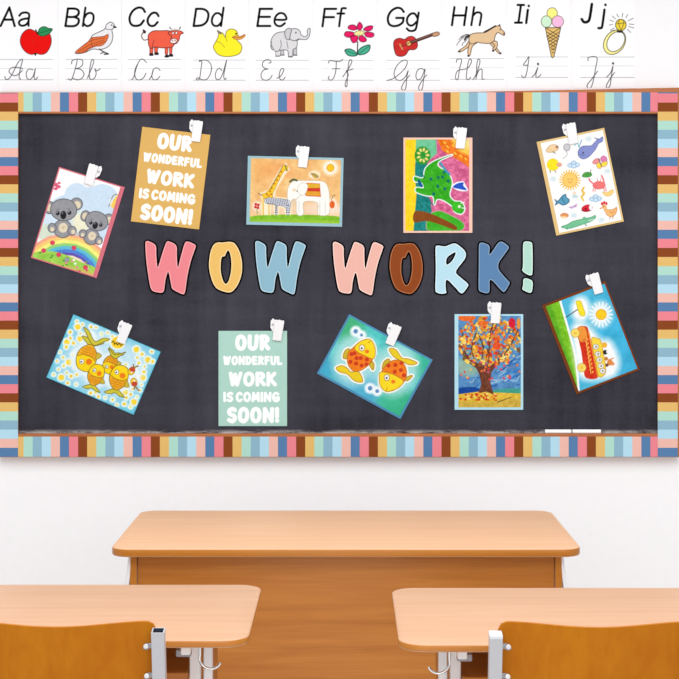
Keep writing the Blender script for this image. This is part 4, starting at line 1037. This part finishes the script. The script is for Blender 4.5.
def cardC(a):
    rules(a, 58, 438, (430, 495, 578), 7.2)
    L(a, [(180, 86), (162, 60), (128, 56), (92, 80), (70, 124), (76, 168), (104, 187), (146, 180), (172, 148)], [(278, 116), (262, 94), (232, 96), (206, 126), (200, 158), (216, 184), (246, 186), (272, 160)])
    a.cur = 2; R = (232, 94, 70); Dk = (96, 40, 40)
    for x0, x1 in ((216, 228), (250, 262), (326, 336), (358, 366)): a.poly([(x0 - 2, 320), (x1 + 14, 320), (x1 + 8, 392), (x0, 392)], R, False, ol=Dk, ow=3)
    for x, y in ((226, 396), (264, 390), (338, 408), (368, 402)): a.poly([(x - 15, y + 6), (x - 8, y - 12), (x + 12, y - 10), (x + 15, y + 6)], (40, 30, 32))
    a.poly([(204, 280), (206, 250), (240, 224), (300, 222), (360, 224), (400, 262), (392, 320), (370, 342), (300, 346), (250, 340), (226, 350), (208, 330)], R, ol=Dk, ow=4)
    a.poly([(350, 236), (380, 222), (430, 222), (458, 238), (436, 252), (426, 290), (400, 318), (368, 306), (372, 262), (354, 250)], R, ol=Dk, ow=4); a.ell(388, 296, 26, 18, (246, 226, 222), -10, ol=Dk, ow=3); a.line([(376, 292), (380, 296)], Dk, 5); a.line([(396, 290), (400, 294)], Dk, 5)
    a.ell(384, 240, 8, 9, (250, 250, 250), ol=Dk, ow=3); a.ell(408, 238, 8, 9, (250, 250, 250), ol=Dk, ow=3); a.line([(372, 218), (360, 198)], GY, 6); a.line([(428, 216), (436, 196)], GY, 6); a.line([(368, 214), (400, 210), (430, 216)], (220, 210, 206), 8)
    a.line([(205, 282), (176, 290), (158, 270), (160, 244), (178, 226)], Dk, 5); a.poly([(166, 212), (188, 226), (182, 242), (168, 236)], (60, 34, 36)); a.line([(232, 340), (246, 290)], Dk, 3); a.cur = 0
    C(a, [(84, 576), (100, 556), (118, 490), (142, 438), (166, 428), (192, 452)], [(122, 470), (106, 520), (114, 566), (140, 578), (170, 562), (188, 530)], [(212, 576), (232, 540), (240, 504), (268, 490), (290, 510)], [(240, 510), (230, 550), (244, 576), (270, 572), (288, 552)])
def cardD(a):
    rules(a, 66, 444, (434, 496, 580), 7.2)
    L(a, [(70, 186), (88, 64)], [(88, 64), (140, 66), (170, 86), (176, 116), (164, 156), (130, 182), (70, 188)])
    L(a, [(286, 56), (268, 188)], [(276, 120), (256, 98), (228, 98), (206, 126), (202, 160), (216, 184), (246, 186), (270, 160)], w=11.6)
    a.cur = 2; Yl = (248, 232, 44)
    a.poly([(240, 220), (262, 232), (280, 240), (300, 270), (302, 240), (318, 216), (346, 210), (376, 220), (388, 244), (392, 270), (384, 292), (412, 320), (418, 352), (400, 388), (350, 406), (290, 408), (244, 392), (216, 354), (214, 330), (236, 290), (250, 248)], Yl, ol=(120, 106, 40), ow=4)
    a.poly([(240, 220), (264, 232), (274, 246), (254, 244)], (120, 112, 96)); a.line([(232, 298), (266, 312), (294, 342)], (150, 130, 40), 3); a.line([(300, 266), (312, 300)], (150, 130, 40), 3)
    a.poly([(350, 268), (380, 258), (410, 262), (440, 248), (438, 266), (410, 284), (372, 284)], (236, 160, 70), ol=(140, 90, 50), ow=3); a.line([(354, 270), (400, 272), (436, 256)], (140, 90, 50), 3); a.ell(376, 244, 6, 7, (30, 26, 20)); a.cur = 0
    C(a, [(110, 436), (128, 446), (124, 490), (114, 560), (100, 578), (88, 570), (102, 562), (130, 576), (166, 572), (192, 530), (198, 480), (178, 444), (140, 434), (110, 446)], [(274, 510), (256, 494), (236, 510), (226, 545), (236, 574), (262, 568), (284, 520), (308, 436), (288, 540), (294, 574), (306, 564)])
def cardE(a):
    rules(a, 58, 440, (436, 498, 580), 7.2)
    L(a, [(86, 64), (68, 188)], [(86, 64), (174, 64)], [(76, 122), (158, 122)], [(68, 188), (160, 188)])
    L(a, [(194, 142), (272, 142), (270, 112), (250, 96), (222, 98), (198, 124), (192, 160), (208, 184), (238, 188), (266, 168)], w=11.6)
    a.cur = 2; G = (216, 214, 216); Dk = (90, 90, 94)
    a.poly([(196, 330), (240, 330), (236, 404), (202, 406)], G, False, ol=Dk, ow=3); a.poly([(238, 350), (258, 350), (260, 398), (236, 398)], (196, 194, 198), False, ol=Dk, ow=3); a.poly([(326, 340), (352, 340), (352, 400), (328, 400)], (196, 194, 198), False, ol=Dk, ow=3)
    a.poly([(165, 310), (176, 270), (206, 240), (250, 230), (300, 236), (352, 290), (352, 340), (326, 360), (322, 408), (294, 408), (286, 366), (240, 362), (200, 372), (176, 340)], G, ol=Dk, ow=4)
    a.poly([(280, 240), (300, 214), (340, 206), (372, 220), (384, 250), (410, 266), (430, 250), (428, 222), (442, 204), (450, 214), (444, 258), (424, 284), (390, 286), (366, 282), (340, 294), (306, 284)], G, ol=Dk, ow=4)
    a.poly([(268, 224), (290, 204), (314, 214), (306, 250), (298, 286), (276, 280), (266, 250)], (202, 200, 204), ol=Dk, ow=4); a.ell(346, 236, 5, 6, (40, 40, 44)); a.line([(370, 284), (360, 290)], Dk, 6)
    a.line([(168, 300), (166, 340), (178, 362)], Dk, 5); a.line([(236, 290), (240, 330), (226, 360)], Dk, 3); a.line([(280, 300), (290, 350)], Dk, 3)
    for x, y in ((214, 406), (306, 410), (342, 398), (250, 398)): a.line([(x - 14, y), (x + 12, y)], (60, 60, 64), 5)
    a.cur = 0
    C(a, [(150, 456), (166, 452), (160, 436), (134, 432), (108, 450), (106, 480), (128, 496), (144, 498), (112, 508), (94, 540), (104, 572), (136, 580), (162, 566), (174, 544)], [(208, 566), (236, 550), (258, 510), (252, 494), (236, 505), (226, 540), (232, 572), (250, 578), (268, 560)])
def cardF(a):
    rules(a, 70, 446, (436, 498, 580), 7.2)
    L(a, [(92, 64), (76, 190)], [(92, 64), (174, 64)], [(84, 124), (158, 124)])
    L(a, [(244, 60), (222, 60), (212, 76), (196, 190)], [(184, 98), (232, 98)], w=11.6)
    a.cur = 2; M = (222, 28, 98); Dk = (90, 20, 44)
    for p in ([(344, 160), (366, 190), (350, 216), (328, 210), (326, 188)], [(284, 180), (312, 184), (324, 210), (300, 218), (264, 208), (264, 190)], [(234, 246), (250, 228), (300, 234), (304, 252), (270, 270), (240, 262)], [(282, 290), (280, 268), (310, 256), (332, 262), (326, 296), (300, 310)], [(344, 262), (366, 258), (394, 284), (384, 302), (356, 302), (340, 286)], [(380, 240), (400, 232), (440, 238), (448, 256), (430, 270), (392, 264)], [(372, 212), (402, 190), (438, 188), (432, 214), (400, 226)]): a.poly(p, M, ol=Dk, ow=4)
    a.ell(342, 240, 38, 18, (234, 222, 150), -8, ol=(130, 110, 70), ow=3, var=20, cell=1)
    a.line([(330, 302), (328, 384)], (40, 40, 40), 6)
    a.poly([(238, 362), (276, 354), (312, 374), (326, 398), (292, 406), (256, 396)], (72, 172, 140), ol=(24, 70, 56), ow=5); a.poly([(334, 394), (340, 360), (372, 336), (418, 326), (412, 366), (380, 390)], (72, 172, 140), ol=(24, 70, 56), ow=5)
    a.line([(246, 366), (320, 394)], (24, 80, 60), 3); a.line([(338, 390), (412, 334)], (24, 80, 60), 3); a.cur = 0
    C(a, [(118, 456), (130, 438), (170, 444), (206, 442), (222, 428)], [(176, 446), (172, 510), (158, 560), (136, 580), (118, 566), (124, 552)], [(148, 498), (200, 496)], [(222, 556), (262, 500), (288, 446), (276, 432), (264, 460), (256, 560), (252, 622), (240, 620), (244, 590), (262, 540), (248, 512), (276, 506), (296, 498)])
def cardG(a):
    rules(a, 60, 444, (436, 498, 580), 7.2)
    L(a, [(186, 86), (166, 62), (132, 58), (94, 82), (72, 126), (78, 170), (106, 188), (146, 184), (178, 162), (184, 130)], [(132, 130), (186, 130)])
    L(a, [(294, 92), (276, 200), (256, 222), (226, 222), (208, 206)], [(284, 128), (266, 100), (238, 100), (214, 126), (210, 158), (226, 182), (252, 182), (276, 160)], w=11.6)
    a.cur = 2; R = (196, 48, 46); Dk = (80, 20, 24)
    a.poly([(112, 320), (124, 288), (156, 276), (192, 284), (216, 268), (244, 262), (270, 278), (286, 320), (280, 346), (258, 360), (224, 362), (200, 396), (164, 408), (128, 392)], R, ol=Dk, ow=4, var=10)
    a.line([(236, 308), (400, 248)], (70, 40, 40), 18); a.line([(236, 306), (396, 246)], (150, 110, 90), 4); a.poly([(392, 244), (430, 230), (444, 242), (436, 256), (402, 264)], (196, 150, 110), ol=(90, 60, 50), ow=4)
    a.ell(222, 314, 18, 18, (226, 186, 110), ol=Dk, ow=3); a.line([(158, 320), (176, 356)], (206, 150, 90), 8); a.line([(170, 336), (236, 306)], (90, 50, 44), 4); a.cur = 0
    C(a, [(66, 582), (120, 562), (190, 500), (212, 450), (196, 434), (160, 450), (128, 490), (116, 540), (134, 574), (166, 580), (200, 552), (218, 510), (208, 560), (202, 630), (186, 654), (170, 636), (190, 592), (230, 544)], [(338, 510), (312, 494), (284, 512), (274, 550), (286, 576), (312, 564), (340, 500), (330, 570), (320, 640), (302, 654), (294, 630), (320, 580), (352, 542)])
def cardH(a):
    rules(a, 60, 446, (424, 490, 574), 7.2)
    L(a, [(90, 52), (72, 182)], [(178, 52), (160, 182)], [(80, 112), (170, 112)])
    L(a, [(232, 52), (212, 182)], [(222, 116), (246, 92), (274, 92), (284, 112), (272, 182)], w=11.6)
    a.cur = 2; T = (222, 190, 148); Dk = (90, 66, 54)
    for p in ([(200, 290), (240, 300), (180, 348), (132, 376), (126, 364), (172, 330)], [(216, 290), (262, 300), (220, 336), (204, 396), (188, 394), (190, 344)], [(330, 290), (376, 292), (386, 334), (420, 380), (408, 384), (370, 342)], [(350, 300), (396, 300), (398, 340), (376, 362), (366, 352), (382, 328)]): a.poly(p, T, ol=Dk, ow=4)
    a.poly([(196, 268), (210, 248), (250, 238), (306, 236), (340, 220), (372, 196), (404, 186), (420, 188), (426, 206), (456, 240), (448, 256), (426, 246), (402, 236), (384, 262), (374, 296), (340, 314), (290, 312), (250, 306), (222, 318), (198, 306)], T, ol=Dk, ow=4)
    a.line([(306, 232), (344, 212), (386, 188)], (56, 46, 44), 9); a.line([(412, 188), (418, 178)], (56, 46, 44), 6); a.ell(420, 214, 4, 4, (30, 26, 24)); a.ell(450, 244, 8, 8, (110, 84, 70))
    for p in ([(198, 256), (160, 268), (124, 300), (106, 328)], [(196, 254), (150, 258), (122, 286)], [(196, 262), (172, 296), (150, 312), (146, 330)], [(196, 250), (170, 250), (140, 274)]): a.line(p, (96, 92, 96), 4)
    a.line([(198, 258), (176, 270), (164, 288)], (40, 36, 38), 10)
    for x, y in ((124, 372), (192, 404), (370, 368), (422, 386)): a.ell(x, y, 9, 7, (44, 36, 36))
    a.cur = 0
    C(a, [(104, 450), (110, 430), (142, 432), (126, 500), (118, 562), (104, 576), (98, 550), (116, 510), (180, 496), (208, 460), (212, 434), (198, 430), (186, 470), (176, 560), (190, 576), (208, 558)], [(224, 576), (250, 530), (274, 450), (266, 428), (254, 450), (246, 572)], [(246, 560), (266, 510), (288, 500), (290, 530), (290, 570), (304, 572)])
def cardI(a):
    rules(a, 70, 446, (412, 478, 560), 7.2)
    L(a, [(108, 36), (90, 164)], [(84, 36), (130, 36)], [(66, 164), (114, 164)])
    L(a, [(158, 72), (146, 166)], [(164, 42), (165, 44)], w=13)
    a.cur = 2; ol = (130, 120, 100)
    a.ell(334, 96, 38, 40, (248, 240, 130), ol=ol, ow=4); a.ell(292, 156, 38, 42, (204, 236, 204), ol=ol, ow=4); a.ell(374, 156, 42, 42, (246, 184, 220), ol=ol, ow=4)
    a.poly([(284, 200), (396, 200), (346, 412), (336, 418), (328, 410)], (226, 186, 110), False, ol=(70, 56, 40), ow=4)
    for k in range(7):
        t = k / 6.4
        y0 = 200 + 190 * t; w = 56 * (1 - t)
        a.line([(340 - w, y0), (340 + w * 0.86, min(y0 + w * 1.15, 405))], (60, 48, 36), 3.4, sm=False); a.line([(340 + w, y0), (340 - w * 0.86, min(y0 + w * 1.15, 405))], (60, 48, 36), 3.4, sm=False)
    a.cur = 0
    C(a, [(112, 544), (124, 562), (142, 550), (154, 500), (166, 412), (146, 440), (126, 470), (158, 470)], [(188, 554), (206, 540), (230, 488), (216, 540), (222, 560), (240, 552), (252, 538)], [(231, 462), (232, 464)]); C(a, [(231, 461), (232, 465)], w=11)
def cardJ(a):
    rules(a, 55, 396, (362, 418, 492), 6.3)
    L(a, [(126, 26), (112, 116), (98, 138), (76, 140), (62, 122)], w=13)
    L(a, [(206, 62), (192, 164), (182, 178), (168, 178)], [(212, 30), (213, 32)], w=11.6)
    a.cur = 2; Yl = (246, 238, 150); ol = (96, 90, 60)
    pts = [(280, 262 + 0 * k) for k in range(0)]
    a.ell(270, 268, 64, 84, Yl, 35, ol=ol, ow=4); a.ell(278, 264, 50, 70, (252, 251, 252), 35, ol=ol, ow=4)
    a.ell(310, 158, 34, 36, (236, 206, 60), ol=ol, ow=4); a.line([(284, 150), (338, 146)], ol, 3); a.line([(300, 128), (296, 150), (310, 190)], ol, 3); a.line([(324, 128), (328, 148), (312, 190)], ol, 3); a.line([(290, 200), (318, 202)], (50, 44, 30), 10)
    for x0, y0, x1, y1 in ((318, 108, 322, 84), (342, 112, 354, 92), (356, 132, 388, 116), (362, 152, 392, 156), (360, 168, 392, 178), (352, 186, 372, 206), (296, 108, 284, 90), (276, 120, 256, 102), (264, 136, 240, 128), (258, 154, 236, 160), (266, 178, 242, 194), (268, 190, 250, 198)): a.line([(x0, y0), (x1, y1)], (110, 110, 116), 3.5)
    a.cur = 0
    C(a, [(102, 386), (106, 364), (158, 366), (148, 440), (138, 500), (122, 552), (104, 562), (96, 540), (124, 504), (162, 452)], [(222, 488), (246, 460), (260, 420), (250, 480), (242, 540), (226, 560), (218, 544), (238, 506), (270, 460)], w=3.8); C(a, [(260, 401), (261, 404)], w=10)

PICS = [('A', -5.3, 0, 7.22, cardA, 'a red apple', 'apple'), ('B', 58.6, 58, 7.229, cardB, 'a brown and grey bird', 'bird'), ('C', 121.9, 120, 7.229, cardC, 'a red cow', 'cow'),
        ('D', 185.8, 184, 7.229, cardD, 'a yellow duck', 'duck'), ('E', 249.6, 248, 7.229, cardE, 'a grey elephant', 'elephant'), ('F', 313.9, 312, 7.229, cardF, 'a magenta flower', 'flower'),
        ('G', 378.2, 378, 7.229, cardG, 'a red guitar', 'guitar'), ('H', 442.6, 442, 7.229, cardH, 'a tan galloping horse', 'horse'), ('I', 507.3, 506, 7.229, cardI, 'an ice cream cone', 'ice_cream'), ('J', 572.3, 572, 6.346, cardJ, 'a gold ring', 'ring')]
for ch, xl, ox, k, fn, what, nm in PICS:
    xr = xl + 62.7; top = -3.5
    y = -0.0006; tk = 0.0010; yf = y - tk
    bot = 91.9 - 4.4 * (min(xr, 680) / 680.0) ** 3 - 0.25
    cx, cy = (xl + xr) / 2, (top + bot) / 2; mpp = (D + yf) / F
    o = obj('alphabet_card', boxm((0, tk / 2, 0), ((xr - xl) * mpp, tk, (bot - top) * mpp)), PAPER)
    o.location = P(cx, cy, yf)
    tag(o, 'white alphabet card lettered %s%s with a picture of %s' % (ch, ch.lower(), what), 'alphabet card', 'alphabet cards above the chalkboard')
    nu = int((xr - xl - 0.4) / STEP); nv = int((bot - top - 0.4) / STEP)
    U, V = np.meshgrid(np.linspace(-(xr - xl) / 2 + 0.2, (xr - xl) / 2 - 0.2, nu), np.linspace(-(bot - top) / 2 + 0.2, (bot - top) / 2 - 0.2, nv)); U, V = U.ravel(), V.ravel()
    A = Art(cx + U, cy + V, (246, 245, 246)); A.frame(ox, 0, k); A.lw = 1.3; fn(A)
    co = np.stack([U * mpp, np.full(U.size, -0.00015), -V * mpp], 1)
    fc = grid(nu, nv)[:, ::-1]; tg = A.t[fc].max(1)
    for t, name in ((0, 'printed_face'), (1, 'printed_letters'), (2, 'picture'), (3, 'handwriting')):
        if (tg == t).any(): ink_mesh(name if t != 2 else nm + '_picture', co, A.c, fc[tg == t], INK, o)
